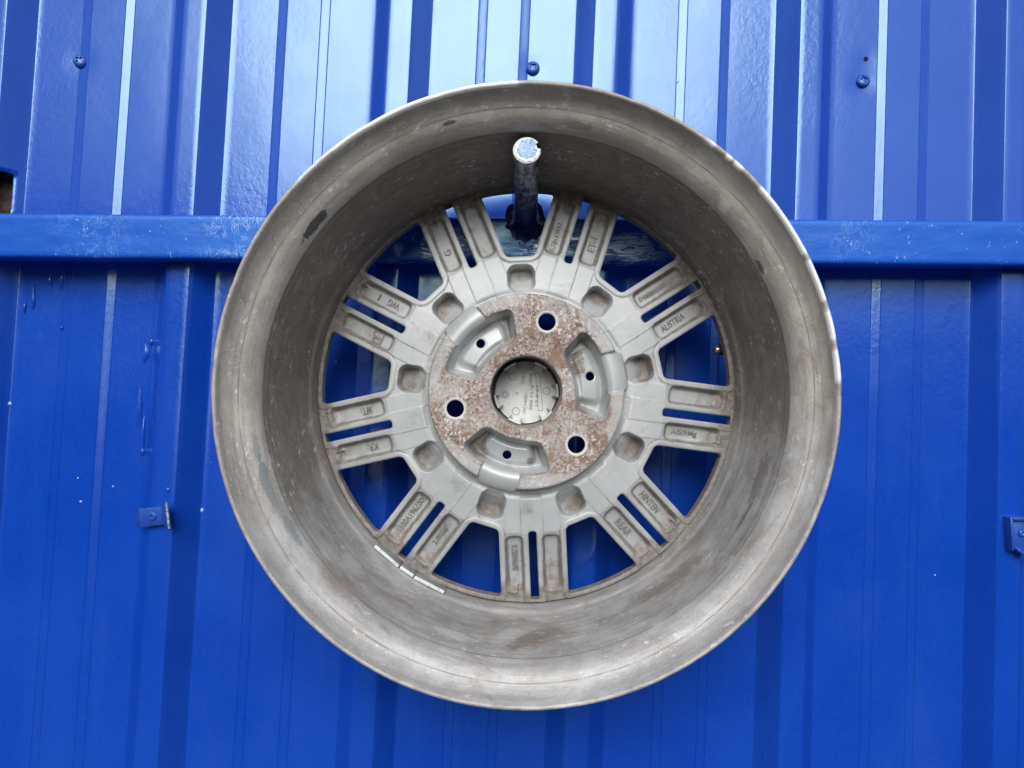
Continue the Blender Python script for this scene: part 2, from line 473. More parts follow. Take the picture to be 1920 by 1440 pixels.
lap = S3 - 2 * PER - BASE - .004
allp = []
for k in range(-4, 11): allp += rib_profile(k)
hs0, ht0 = s_of(-8, 398, .012); hs1, ht1 = s_of(20, 322, .012)
left = [p for p in allp if p[0] < S3 - 2 * PER + BASE + .003]
right = [p for p in allp if p[0] > lap]
c0 = rib_c(0)
make_sheet(left, 'corrugated_sheet', 0.0, skip=(c0 - .002, hs1, ht0, ht1))
make_sheet(right, 'corrugated_sheet', .0011)
# rusty frame tube seen through the square cut-out
p0 = FP((c0 + hs1) / 2, (ht0 + ht1) / 2, -.012)
v, f = box_verts(p0, R * .035, U * .035, Nn * .006)
o_ = pylink('frame_tube', v, f, MAT['rusty'], label='rusty brown steel seen through the square cut-out at the left edge'); setpar(o_, fence)

# ------------------------------------------------------------------ screws, drips, brackets of the fence
def make_screw(st, rot, rad=.0064, tilt=(0, 0), lift=.0005):
    s, t = st
    base = FP(s, t, lift + float(displacement(np.array(s), np.array(t))))
    ax = (Nn + R * tilt[0] + U * tilt[1]).normalized()
    # dome as polar height field with a cross recess
    nr, na = 26, 72
    u = R; vv = U
    u = (u - ax * u.dot(ax)).normalized(); vv = ax.cross(u)
    V = []; Fc = []
    for i in range(nr + 1):
        q = i / nr
        for j in range(na):
            t_ = 2 * PI * j / na
            x, y = q * rad * math.cos(t_), q * rad * math.sin(t_)
            c_, s_ = math.cos(rot), math.sin(rot)
            xr, yr = abs(x * c_ + y * s_), abs(-x * s_ + y * c_)
            h = .0034 * math.sqrt(max(0, 1 - (q * .97) ** 3.0))
            arm = max(0.0, min(1.0, (.00105 + .0002 - min(xr, yr)) / .0003)) * max(0.0, min(1.0, (.0034 - max(xr, yr)) / .0006))
            h -= .0019 * arm
            V.append(base + u * x + vv * y + ax * (h + .0006))
    for j in range(na):
        t_ = 2 * PI * j / na
        V.append(base + (u * math.cos(t_) + vv * math.sin(t_)) * rad - ax * .0012)
    for i in range(nr + 1):
        for j in range(na):
            a0 = i * na + j; a1 = i * na + (j + 1) % na
            Fc.append((a0, a1, a1 + na, a0 + na))
    o_ = pylink('screw', V, Fc, MAT['bracket'], smooth=True, sharp=50); setpar(o_, fence)
    return o_
make_screw(SC_ST[0], .9, .0062, (.22, .05))
make_screw(SC_ST[1], .75, .0064, (0, .12), lift=.0016)
make_screw(SC_ST[2], .1, .0064, (-.1, .2), lift=.0016)
# drill hole above the right screw
dm = M('black_hole'); dm.set(color=(.004, .004, .006), rough=.9)
V, Fc = lathe_pts(FP(HOLE_S[0], HOLE_S[1], .0006), Nn, [(0, .0001), (0.0012, .0024), (.0013, .0026), (.0009, .0029)], 24)
V, Fc = lathe_pts(FP(HOLE_S[0], HOLE_S[1], .0018 + float(displacement(np.array(HOLE_S[0]), np.array(HOLE_S[1])))), Nn, [(-.002, .0022), (0, .0022), (.0002, .0019), (.00025, .0004)], 24)
o_ = pylink('drill_hole', V, Fc, dm.m, smooth=True); setpar(o_, fence)

dripm = M('pale_paint_chip'); dripm.set(color=(.35, .48, .78), rough=.35)
def chip(px, py, w_, h_, depth=0.0, mat=None, drop=False, name='paint_blob'):
    s, t = s_of(px, py, depth)
    c = FP(s, t, depth + .0012 + float(displacement(np.array(s), np.array(t))))
    w_ = w_ * .7 / F; h_ = h_ * .7 / F
    n = 14; V = [c + Nn * .0010]; Fc = []
    rr = random.Random(int(px * 7 + py))
    for j in range(n):
        a_ = 2 * PI * j / n; q = rr.uniform(.75, 1.15)
        x, y = math.cos(a_) * w_ * q, math.sin(a_) * h_ * q
        if drop and y > 0: x *= 1 - .8 * min(1, y / h_)
        V.append(c + R * x * .6 + U * y * .6 + Nn * .0007)
        V.append(c + R * x + U * y - Nn * .0007)
    for j in range(n):
        a0 = 1 + 2 * j; a1 = 1 + 2 * ((j + 1) % n)
        Fc.append((0, a0, a1)); Fc.append((a0, a0 + 1, a1 + 1, a1))
    o_ = pylink(name, V, Fc, mat or MAT['paint'], smooth=True, sharp=80); setpar(o_, fence)
for (px, py, w_, h_, dp) in [(20, 757, 4, 4, 0), (380, 956, 3.5, 5, 0), (153, 940, 3, 3, 0), (213, 912, 2, 2, 0),
                             (1456, 1277, 4, 3, 0), (1078, 1099, 4, 4, 0), (1270, 155, 3.5, 3.5, 0),
                             (746, 1268, 2, 2, 0), (1318, 1072, 2.4, 2, 0), (1752, 1078, 2, 2, 0), (1482, 1163, 2, 4, 0), (1483, 1264, 2, 2, 0),
                             (330, 905, 3, 3, 0), (148, 896, 2, 2, 0)]:
    chip(px, py, w_, h_, dp, dripm.m, name='paint_chip')
for (px, py, w_, h_, dp) in [(268, 846, 5, 9, 0), (316, 918, 6, 6, .02), (117, 614, 4, 5, 0), (398, 868, 4, 4, 0),
                             (632, 680, 5, 7, 0), (274, 660, 7, 22, 0), (262, 760, 6, 45, 0), (269, 815, 4, 40, 0), (285, 640, 5, 9, 0)]:
    chip(px, py, w_, h_, dp, None, drop=True)
def sag_ring(px, py, w_, h_):      # thick paint curtain below the rail
    s0, t0 = s_of(px, py, 0)
    V = []; Fc = []; n = 26
    for i in range(n):
        a_ = PI * (1.0 + 1.0 * i / (n - 1)) if False else PI * (i / (n - 1))
        x = math.cos(a_) * w_ * .7 / F; y = math.sin(a_) * h_ * .7 / F
        for q, dd in ((-1, .0006), (-.4, .0022), (.4, .0022), (1, .0006)):
            V.append(FP(s0 + x * (1 + .09 * q), t0 + y * (1 + .09 * q), dd))
    for i in range(n - 1):
        for k in range(3): Fc.append((i * 4 + k, i * 4 + k + 1, i * 4 + 5 + k, i * 4 + 4 + k))
    o_ = pylink('paint_run', V, Fc, MAT['paint'], smooth=True, sharp=80); setpar(o_, fence)
chip(95, 525, 4, 14, 0, None, drop=True); chip(117, 520, 4, 22, 0, None, drop=True); chip(64, 560, 3.5, 26, 0, None, drop=True); chip(48, 575, 3, 12, 0, None, drop=True)

rw = M('raw_steel_edge'); rw.set(color=rw.mix(rw.rng(rw.noise(rw.obj(), 300, 4), .45, .6), (.10, .16, .34), (.42, .45, .40)), rough=.6); MAT['raw'] = rw.m
def bracket_left():
    s, t = s_of(290, 967, .02)
    c = FP(s, t, .0245)
    xa = (R * math.cos(.17) + U * math.sin(.17)); ya = (U * math.cos(.17) - R * math.sin(.17))
    k = .675 / F
    o_ = empty('tmp', (0, 0, 0)); bpy.data.objects.remove(o_)
    pts = [(-43, -.014), (-38, -.010), (-23, .0010), (-21, .0028), (20, .0028), (23, .0040), (40, .0120)]
    V = []; Fc = []
    hh = [18, 20, 17, 17, 17, 18, 24]
    for (x, d), h_ in zip(pts, hh):
        for sy in (1, -1):
            for th in (0, -.0018):
                V.append(c + xa * x * k + ya * sy * h_ * k + Nn * (d + th))
    for i in range(len(pts) - 1):
        a0 = i * 4; b0 = a0 + 4
        Fc += [(a0, a0 + 2, b0 + 2, b0), (a0 + 1, b0 + 1, b0 + 3, a0 + 3), (a0, b0, b0 + 1, a0 + 1), (a0 + 2, a0 + 3, b0 + 3, b0 + 2)]
    Fc += [(0, 1, 3, 2), (len(V) - 4, len(V) - 2, len(V) - 1, len(V) - 3)]
    br = pylink('bracket', V, Fc, MAT['bracket'], bevel=.0004, label='small bent blue bracket riveted over the rib at the lower left')
    setpar(br, fence)
    v_, f_ = box_verts(c + xa * 40.8 * k + Nn * .0118, xa * .0009, ya * 23.5 * k, Nn * .0013)
    ed = pylink('raw_edge', v_, f_, MAT['raw'], bevel=.0002); ed.parent = br
    V, Fc = lathe_pts(c + xa * 3 * k + ya * .5 * k + Nn * .0022, Nn, [(0, .0041), (.0014, .0037), (.0020, .0028), (.0018, .0020), (.0008, .0016), (-.0006, .0012)], 28)
    rv = pylink('rivet', V, Fc, MAT['bracket'], smooth=True, sharp=50); rv.parent = br
    rv.matrix_parent_inverse = (fence.matrix_world.inverted() @ Matrix.Identity(4)) if False else Matrix.Translation(-Vector(fence.location)) @ Matrix.Identity(4)
    rv.matrix_parent_inverse = Matrix.Identity(4)
bracket_left()
def bracket_right():
    s, t = s_of(1905, 1002, .024)
    c = FP(s, t, .022); k = .655 / F
    V = []; Fc = []
    def quadbox(p, d0, d1):     # p: pixel offsets polygon, extruded between depths
        n = len(p); b = len(V)
        for d in (d0, d1):
            for (x, y) in p: V.append(c + R * x * k + U * y * k + Nn * d)
        Fc.append(tuple(b + i for i in range(n))[::-1]); Fc.append(tuple(b + n + i for i in range(n)))
        for i in range(n):
            j = (i + 1) % n; Fc.append((b + i, b + j, b + n + j, b + n + i))
    quadbox([(-14, 24), (40, 27), (40, -30), (4, -30), (-12, -22)], .001, .003)
    quadbox([(-21, 33), (-16, 33), (-11, -25), (-16, -30)], -.009, .009)
    quadbox([(-16, 33), (40, 36), (40, 30), (-13, 27)], -.006, .009)
    quadbox([(-11, -25), (6, -38), (40, -38), (40, -31), (8, -31), (-10, -20)], -.006, .009)
    br = pylink('bracket', V, Fc, MAT['bracket'], bevel=.0004, label='blue bracket box with a rivet cut by the right edge of the picture')
    setpar(br, fence)
    V2, F2 = lathe_pts(c + R * 9 * k + U * 3 * k + Nn * .003, Nn, [(0, .0036), (.0012, .0030), (.0017, .0018), (.0010, .0010)], 24)
    rv = pylink('rivet', V2, F2, MAT['bracket'], smooth=True, sharp=50); rv.parent = br
bracket_right()

# ------------------------------------------------------------------ the rail with its peg
rail = empty('wall_rail', wpt(960, 450, .66), category='rail',
             label='horizontal blue painted square steel rail across the fence with a welded peg carrying the wheel')
def rpar(o): setpar(o, rail)
zf = .652
ytop_l, ytop_r = 399.5, 413.5; ybot_l, ybot_r = 482, 497
def rail_tube():
    # rounded rectangular tube swept along x, slightly bumpy
    n = 160; V = []; Fc = []
    x0, x1 = -1500, 3600
    xs = np.concatenate([[x0, -600], np.linspace(-60, 1980, n), [2600, x1]])
    prof = []
    r = .0030; Wd = .0255
    for (cy, cz, a0) in ((0, 1, 0), (1, 1, 0), (1, 0, 0), (0, 0, 0)):
        pass
    for xi, px in enumerate(xs):
        f_ = px / 1920
        yt = H - (ytop_l + (ytop_r - ytop_l) * f_ - 720) * zf / F
        yb = H - (ybot_l + (ybot_r - ybot_l) * f_ - 720) * zf / F
        X = (px - 960) * zf / F
        ring = []
        for (yy, zz, sy, sz) in ((zf, yt, 1, -1), (zf + Wd, yt, -1, -1), (zf + Wd, yb, -1, 1), (zf, yb, 1, 1)):
            ccx = yy + sy * r; ccz = zz + sz * r
            a_start = {(1, -1): PI, (-1, -1): PI / 2, (-1, 1): 0, (1, 1): -PI / 2}[(sy, sz)]
            for q in range(5):
                a_ = a_start - (PI / 2) * q / 4
                ring.append((X, ccx + math.cos(a_) * r, ccz + math.sin(a_) * r))
        # subdivide front face: insert points
        m = len(ring)
        fr = []
        last, first = ring[-1], ring[0]
        for q in range(1, 12):
            g = q / 12
            b = (N1(px * .03, g * 4) - .5) * .0004
            fr.append((X, zf + b, last[2] + (first[2] - last[2]) * g))
        ring = ring + fr
        V += ring; m = len(ring)
    for i in range(len(xs) - 1):
        for k in range(m):
            a0 = i * m + k; a1 = i * m + (k + 1) % m
            Fc.append((a0, a1, a1 + m, a0 + m))
    Fc.append(tuple(range(m))); Fc.append(tuple((len(xs) - 1) * m + k for k in range(m)))
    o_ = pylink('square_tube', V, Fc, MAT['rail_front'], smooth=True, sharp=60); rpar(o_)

def rail_material():
    """rail paint, plus the patch under the peg where wheels have rubbed it bare and glossy, brightened against shade"""
    m = M('blue_enamel_rail_worn'); o = m.obj()
    base = (.003, .078, .50)
    c = m.mix(m.rng(m.noise(o, 9, 3), .35, .7), base, (.006, .10, .55))
    dust = m.noise(o, 900, 2)
    c = m.mix(m.rng(dust, .62, .8, 0, .4), c, (.09, .19, .5))
    # fine cracks and scuffs
    sc = m.rng(m.noise(m.mapping(o, (260, 260, 120)), 1, 5, .65, 1.2), .62, .67)
    k = m.math('MULTIPLY', sc, m.rng(m.noise(m.mapping(o, (16, 16, 16), (4.2, 0, 0)), 1, 3), .54, .60))
    c = m.mix(m.math('MULTIPLY', k, .75), c, (.34, .50, .80))
    spot = m.math('MULTIPLY', m.rng(m.vor(o, 120), .12, .05), m.rng(m.noise(o, 26, 2), .50, .6))
    c = m.mix(m.math('MULTIPLY', spot, .8), c, (.40, .55, .82))
    zx = m.node('ShaderNodeSeparateXYZ'); m.l.new(o, zx.inputs[0])
    near = m.math('MAXIMUM', m.rng(m.math('ABSOLUTE', m.math('ADD', zx.outputs[0], .243)), .045, .012), m.math('MAXIMUM', m.rng(m.math('ABSOLUTE', m.math('ADD', zx.outputs[0], .37)), .05, .0, 0, .55), m.rng(m.math('ABSOLUTE', m.math('ADD', zx.outputs[0], -.30)), .03, .0, 0, .4)))
    wv = m.noise(m.mapping(o, (1, 1, .55), (3, 0, 1)), 95, 6, .7, 1.8)
    web = m.math('MULTIPLY', m.rng(m.math('ABSOLUTE', m.math('ADD', wv, -.5)), .020, .006), m.rng(m.noise(o, 60, 3), .40, .52))
    c = m.mix(m.math('MULTIPLY', m.math('MULTIPLY', web, near), .8), c, (.36, .52, .82))
    # rubbed zone; bare patches coloured brighter to offset shade behind the wheel
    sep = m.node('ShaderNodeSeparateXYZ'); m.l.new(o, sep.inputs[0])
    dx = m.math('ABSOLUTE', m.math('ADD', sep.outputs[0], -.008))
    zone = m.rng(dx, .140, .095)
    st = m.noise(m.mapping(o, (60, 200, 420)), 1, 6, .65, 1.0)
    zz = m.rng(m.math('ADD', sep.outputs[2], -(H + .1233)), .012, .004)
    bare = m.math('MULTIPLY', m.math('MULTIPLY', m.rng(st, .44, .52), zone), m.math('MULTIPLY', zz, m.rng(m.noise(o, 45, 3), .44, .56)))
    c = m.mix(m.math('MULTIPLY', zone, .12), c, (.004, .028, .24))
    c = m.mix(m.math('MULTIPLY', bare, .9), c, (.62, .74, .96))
    rust = m.math('MULTIPLY', m.rng(m.noise(o, 70, 5, .7), .60, .66), m.rng(dx, .075, .10))
    c = m.mix(m.math('MULTIPLY', m.math('MULTIPLY', rust, zone), .8), c, (.12, .05, .02))
    hh = m.math('ADD', m.math('MULTIPLY', m.noise(m.mapping(o, (.7, 1, 1.3)), 190, 4), .22),
                m.math('MULTIPLY', bare, .6))
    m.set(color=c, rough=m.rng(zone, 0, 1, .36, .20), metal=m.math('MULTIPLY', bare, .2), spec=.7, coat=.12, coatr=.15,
          normal=m.bump(hh, .0011, .85))
    m.b.inputs['Specular Tint'].default_value = (.55, .95, 1.0, 1)
    return m.m
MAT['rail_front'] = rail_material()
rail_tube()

def peg_material():
    m = M('worn_peg_paint'); o = m.obj()
    n1 = m.noise(m.mapping(o, (1, .45, 1)), 190, 6, .65, .9)
    sep = m.node('ShaderNodeSeparateXYZ'); m.l.new(o, sep.inputs[0])
    near = m.rng(sep.outputs[1], .64, .56)
    k = m.math('MULTIPLY', m.rng(n1, .45, .56), m.rng(near, 0, 1, .05, .95))
    c = m.mix(k, (.006, .014, .085), (.30, .33, .38))
    c = m.mix(m.rng(m.noise(o, 420, 3), .58, .66, 0, .7), c, (.012, .016, .05))
    m.set(color=c, rough=.38, metal=m.math('MULTIPLY', k, .55), coat=.2, normal=m.bump(m.noise(o, 330, 5), .0007, .8))
    return m.m
MAT['peg'] = peg_material()
def peg():
    A = Vector(wpt(985.5, 416, .653)); B = Vector(wpt(988, 281, .515))
    ax = (B - A).normalized()
    u = Vector((1, 0, 0)); u = (u - ax * u.dot(ax)).normalized(); v = ax.cross(u)
    L = (B - A).length; n = 64; V = []; Fc = []; rows = 46
    r0 = .00965
    for i in range(rows + 1):
        q = i / rows
        for j in range(n):
            t = 2 * PI * j / n
            rr = r0 + .00022 * (float(N1(q * 30, j * .35)) - .5)
            if i == rows: rr -= .0006
            V.append(A + ax * (L * q) + (u * math.cos(t) + v * math.sin(t)) * rr)
    for i in range(rows):
        for j in range(n):
            a0 = i * n + j; a1 = i * n + (j + 1) % n
            Fc.append((a0, a1, a1 + n, a0 + n))
    o_ = pylink('peg', V, Fc, MAT['peg'], smooth=True, sharp=50,); rpar(o_)
    # cut end: bright ragged burr ring and a blue painted middle, with a nick at the right
    mb = M('bright_cut_steel'); ob = mb.obj()
    mb.set(color=mb.mix(mb.rng(mb.noise(ob, 500, 4), .55, .65), (.88, .90, .93), (.35, .40, .5)), rough=.42, metal=.15,
           normal=mb.bump(mb.noise(ob, 500, 4), .0008, .8))
    mc = M('pale_blue_peg_end'); oc = mc.obj()
    mc.set(color=mc.mix(mc.rng(mc.noise(oc, 420, 5, .7), .57, .63), mc.mix(mc.rng(mc.noise(oc, 200, 3), .4, .6), (.30, .47, .72), (.42, .58, .80)), (.05, .09, .18)), rough=.45,
           normal=mc.bump(mc.noise(oc, 420, 4), .001, .9))
    def disc(name, mat, d0, fr, back):
        V = []; Fc = []; n = 80; rows = 7
        V.append(A + ax * (L + d0))
        ins = []
        for i in range(1, rows + 1):
            for j in range(n):
                t = 2 * PI * j / n
                rr = fr(t) * i / rows
                dd = d0 - (back if i == rows else 0) + .0002 * (float(N2(i * .8 + d0 * 999, j * .7)) - .5)
                V.append(A + ax * (L + dd) + (u * math.cos(t) + v * math.sin(t)) * rr)
        for j in range(n): Fc.append((0, 1 + j, 1 + (j + 1) % n))
        for i in range(rows - 1):
            for j in range(n):
                a0 = 1 + i * n + j; a1 = 1 + i * n + (j + 1) % n
                Fc.append((a0, a1, a1 + n, a0 + n))
        o_ = pylink(name, V, Fc, mat, smooth=True, sharp=60); return o_
    def nick(t):
        tt_ = (t + PI) % (2 * PI) - PI
        return .0022 if .12 < tt_ * (1 if v.z > 0 else -1) < .62 else 0
    d1 = disc('cut_end', mb.m, .0006, lambda t: r0 + .0001 - nick(t) * 1.0, .0012); rpar(d1)
    d2 = disc('end_paint', mc.m, .0010, lambda t: r0 * (.80 + .10 * (float(N3(t * 3.2, 2)) - .5) + .16 * (float(N1(t * 1.1, 5)) - .5)) - nick(t) * .6, .0006); rpar(d2)
    # weld bead round the foot
    V = []; Fc = []; n = 90; m_ = 10
    for i in range(n):
        t = 2 * PI * i / n
        big = .0078 + .0040 * float(N2(i * .33, 3)) + (.002 if math.cos(t) > .5 or math.cos(t) < -.6 else 0) * float(N1(i * .2, 9))
        for k in range(m_):
            a_ = PI / 2 * k / (m_ - 1)
            rad = r0 * .9 + big * (1 - math.sin(a_)) + .0004 * (float(N3(i * .9, k * 1.1)) - .5)
            hgt = (big * 1.0) * (1 - math.cos(a_))
            p = Vector((A.x, zf - hgt + .0002, A.z - .001)) + Vector((math.cos(t) * rad, 0, math.sin(t) * rad * 1.02 - .0000))
            p.z += hgt * .16
            V.append(p)
    for i in range(n):
        for k in range(m_ - 1):
            a0 = i * m_ + k; b0 = ((i + 1) % n) * m_ + k
            Fc.append((a0, b0, b0 + 1, a0 + 1))
    mw = M('weld_paint'); ow = mw.obj()
    mw.set(color=mw.mix(mw.rng(mw.noise(ow, 260, 4), .62, .7), (.004, .012, .10), (.10, .14, .26)), rough=.3, coat=.3, normal=mw.bump(mw.noise(ow, 300, 4), .0012, .9))
    o_ = pylink('weld_bead', V, Fc, mw.m, smooth=True, sharp=80); rpar(o_)
peg()

# ------------------------------------------------------------------ the wheel
CU, CV = 986.8, 739.0            # pixel of the wheel axis on the spoke disc
WX, WZ = 27.0 * .60 / F, H - 19.5 * .60 / F
WC = Vector((WX, .57, WZ))
wheel = empty('alloy_wheel', WC, category='wheel',
              label='dirty silver alloy wheel shown from its back, hanging on a peg on the blue fence')
def wpar(o, p=None):
    if p is None: setpar(o, wheel)
    else: o.parent = p
# barrel profile (radius m, distance from camera m), traced from the lip inwards
LIPX, LIPZ = 27.0 * .488 / F, H - 21.5 * .488 / F
prof = [(.2005, .530), (.2020, .512), (.2040, .500), (.2068, .4935), (.2079, .4900), (.2079, .4880), (.2072, .4868), (.2060, .4866), (.2050, .4872),
        (.2043, .4888), (.2031, .4925), (.2011, .4960), (.1985, .4990), (.1955, .5012), (.1925, .5030), (.1897, .5052), (.1872, .5082), (.1853, .5115), (.1841, .5150), (.1835, .5185), (.1831, .5215), (.1829, .5250), (.1822, .5300), (.1812, .5400), (.1802, .5500), (.1792, .5600), (.1781, .5700), (.1770, .5800),
        (.1762, .5870), (.1756, .5915), (.1748, .5945), (.1737, .5965), (.1730, .5990), (.1724, .6030), (.1716, .6080), (.1707, .6130), (.1702, .6160), (.1697, .6180), (.1696, .6200),
        (.1705, .6220), (.1740, .6300), (.1800, .6380), (.1870, .6420), (.1980, .6430)]
# rear contour of the rim, so the ring is closed and solid
back = [(.2075, .6410), (.2077, .6385), (.2050, .6340), (.1990, .6300), (.1920, .6270), (.1900, .6150), (.1880, .6050), (.1800, .5990), (.1790, .5900), (.1830, .5600), (.1880, .5400),
        (.1900, .5250), (.1950, .5230), (.1990, .5200)]
def resample(p, step):
    p = np.array(p); d = np.hypot(*np.diff(p, axis=0).T); L = np.concatenate([[0], np.cumsum(d)])
    n = int(L[-1] / step); q = np.linspace(0, L[-1], n)
    # Catmull-like smoothing by cubic hermite
    tang = np.gradient(p, L, axis=0)
    out = np.zeros((n, 2))
    i = np.clip(np.searchsorted(L, q, side='right') - 1, 0, len(L) - 2)
    h = L[i + 1] - L[i]; x = (q - L[i]) / h
    h00 = 2 * x**3 - 3 * x**2 + 1; h10 = x**3 - 2 * x**2 + x; h01 = -2 * x**3 + 3 * x**2; h11 = x**3 - x**2
    for k in range(2):
        out[:, k] = h00 * p[i, k] + h10 * h * tang[i, k] + h01 * p[i + 1, k] + h11 * h * tang[i + 1, k]
    return out, q
pr, pv = resample(prof, .0008)
i_lip = int(np.argmin(np.abs(pr[:, 1] - .4866) + (pr[:, 0] < .2) * 9))
pv = pv - pv[i_lip]               # profile coordinate, 0 on the lip crest
def px_to_uv(px, py):
    """profile/ring coordinates of the barrel point seen at a pixel"""
    lx, ly = 987.2, 742.0
    best = None
    rho = math.hypot(px - lx, py - ly); th = math.atan2(-(py - ly), px - lx)
    rr = pr[:, 0] * F / pr[:, 1]
    m = (pv > 0) & (pv < .16)
    j = np.where(m)[0][np.argmin(np.abs(rr[m] - rho))]
    return (th % (2 * PI)) * .19, float(pv[j])
BM = []
V_EDGE = px_to_uv(987.2 - 494, 742)[1]; V_SEAM = px_to_uv(987.2 - 541, 742)[1]
print('V', V_EDGE, V_SEAM)
def mark(px, py, hu, hv, col, amt):
    u, v = px_to_uv(px, py); k = .53 / F
    BM.append((u, v, hu * k, hv * k, col, amt))
mark(592, 420, 38, 9, (.035, .045, .055), .9)      # black tar strip
mark(843, 231, 13, 4, (.05, .045, .035), .8)
mark(1425, 500, 18, 7, (.04, .035, .035), .75)
mark(1358, 386, 12, 16, (.6, .58, .55), .7)
mark(1338, 432, 7, 5, (.55, .53, .5), .7)
mark(1353, 472, 7, 5, (.55, .53, .5), .7)
mark(1395, 420, 12, 3, (.6, .58, .55), .6)
mark(500, 905, 50, 10, (.22, .25, .26), .85)
mark(545, 990, 45, 10, (.22, .25, .26), .8)
mark(480, 840, 30, 9, (.25, .27, .28), .7)
mark(1425, 900, 60, 26, (.15, .12, .115), .5)
mark(1395, 970, 40, 9, (.14, .11, .105), .6)
mark(850, 1190, 45, 22, (.62, .63, .62), .5)
mark(1265, 1085, 90, 34, (.21, .165, .145), .65)
mark(640, 1090, 60, 38, (.27, .22, .20), .55)
mark(660, 1060, 35, 30, (.60, .61, .60), .4)
mark(1020, 375, 36, 9, (.05, .045, .04), .5)
mark(1085, 235, 30, 10, (.17, .14, .11), .5)
BARREL_MARKS = BM
MAT['barrel'] = alloy('barrel_alloy', 'barrel')
MAT['spoke'] = alloy('spoke_alloy', 'spoke')
MAT['pad'] = alloy('hub_pad_alloy', 'pad')

def barrel():
    NS = 540
    P = np.concatenate([pr, np.array(back)[1:]])
    vv = np.concatenate([pv, pv[-1] + np.arange(1, len(back)) * .01])
    th = np.arange(NS + 1) * 2 * PI / NS
    rr = P[:, 0][:, None].repeat(NS + 1, 1); yy = P[:, 1][:, None].repeat(NS + 1, 1)
    T = th[None, :].repeat(len(P), 0)
    # lip damage and slight runout
    lipw = np.exp(-(vv / .0030) ** 2)[:, None]
    dmg = np.clip(N1(T * 22, 3.0 + 0 * T) - .70, 0, 1) * .0016 + (N2(T * 31.3, 1 + 0 * T) - .5) * .00012
    per = np.where(T < PI, 1.0, .6)
    rr = rr - lipw * dmg * per
    yy = yy + lipw * (N3(T * 17.7, 2 + 0 * T) - .5) * .0003
    body = ((vv > .004) & (vv < .14))[:, None]
    rr = rr + body * .00025 * (N2(T * 8, vv[:, None] * 90 + 0 * T) - .5)
    # the axis drifts a hair from lip to disc, as traced
    f = np.clip((yy - .488) / .13, 0, 1)
    cx = LIPX + (WX - LIPX) * f; cz = LIPZ + ((H - 22.5 * .617 / F) - LIPZ) * f
    co = np.stack([cx + rr * np.cos(T), yy, cz + rr * np.sin(T)], -1)
    n0, n1 = rr.shape
    idx = np.arange(n0 * n1).reshape(n0, n1)
    q = np.stack([idx[:-1, :-1], idx[1:, :-1], idx[1:, 1:], idx[:-1, 1:]], -1).reshape(-1, 4)
    # close the rear contour to the first ring
    q2 = np.stack([idx[-1, :-1], idx[0, :-1], idx[0, 1:], idx[-1, 1:]], -1).reshape(-1, 4)
    q = np.concatenate([q, q2])
    me = mesh_np('barrel', co.reshape(-1, 3), q, MAT['barrel'])
    uvl = me.uv_layers.new(name='uv')
    li = np.zeros(len(me.loops), np.int32); me.loops.foreach_get('vertex_index', li)
    U_ = (T * .19).ravel(); V_ = vv[:, None].repeat(NS + 1, 1).ravel()
    uvl.data.foreach_set('uv', np.stack([U_[li], V_[li]], -1).astype(np.float32).ravel())
    Td = np.degrees(T) % 360
    def rngm(a, b, soft=3):
        return ss(a - soft, a, Td) * (1 - ss(b, b + soft, Td))
    scr = np.maximum.reduce([rngm(92, 101, 1), rngm(101.6, 128, 1), rngm(129, 136, 2) * .6, rngm(10, 40, 2) * ss(.08, .16, N1(T * 24, 7 + 0 * T)), rngm(3, 8, 1), rngm(40, 53, 3) * ss(.45, .6, N1(T * 60, 9 + 0 * T))])
    lower_light = ss(185, 215, Td) * (1 - ss(345, 362, Td)) + .0
    for nm, arr in (('scraped', scr), ('lower_light', lower_light)):
        at = me.attributes.new(nm, 'FLOAT', 'POINT'); at.data.foreach_set('value', arr.astype(np.float32).ravel())
    o_ = link('barrel', me); wpar(o_)
barrel()

# ---- the cast disc: a height field over pixel coordinates with exact cut-outs
AX = [32.5 + 40 * k for k in range(9)]           # axes of the nine spoke pairs
BOLT = [73.5, 193.3, 313.5]
KID = [133.4, 13.4, 253.4]
HC = (-.3, 4.5)                                   # hub centre relative to the disc centre (u right, v up), pixels
def rotf(u, v, deg):
    c, s = math.cos(math.radians(deg)), math.sin(math.radians(deg))
    return u * c + v * s, -u * s + v * c
def fold(u, v, off):
    """coordinates relative to the nearest of nine axes at off+40k, plus index"""
    ang = np.degrees(np.arctan2(v, u)); rho = np.hypot(u, v)
    k = np.round((ang - off) / 40.0)
    d = np.radians(ang - off - 40 * k)
    return rho * np.cos(d), rho * np.sin(d), (k % 9).astype(int), rho
def rbox(x, y, cx, cy, hx, hy, r):
    qx = np.abs(x - cx) - hx + r; qy = np.abs(y - cy) - hy + r
    return np.hypot(np.maximum(qx, 0), np.maximum(qy, 0)) + np.minimum(np.maximum(qx, qy), 0) - r
ROUT = 384.0
def f_window(u, v):
    a, t, k, rho = fold(u, v, 52.5)
    # neighbouring pair axes are 20 deg away on each side
    c, s = math.cos(math.radians(20)), math.sin(math.radians(20))
    m = np.abs(t)
    side = 63.0 - (a * s - m * c)      # distance to the pair axis on this side must exceed 63
    g1 = 258.5 - a; g2 = side; g3 = rho - 382.0
    Rr = 7.0
    p = [np.maximum(g + Rr, 0) for g in (g1, g2, g3)]
    out = np.sqrt(p[0] ** 2 + p[1] ** 2 + p[2] ** 2) - Rr
    ins = np.maximum.reduce([g1, g2, g3])
    return np.where(ins > -Rr, out, ins)
def f_slot(u, v):
    a, t, k, rho = fold(u, v, 32.5)
    return np.maximum(rbox(a, t, 330, 0, 72, 7.8, 5.5), rho - 384.5)
def hub_uv(u, v): return u - HC[0], v - HC[1]
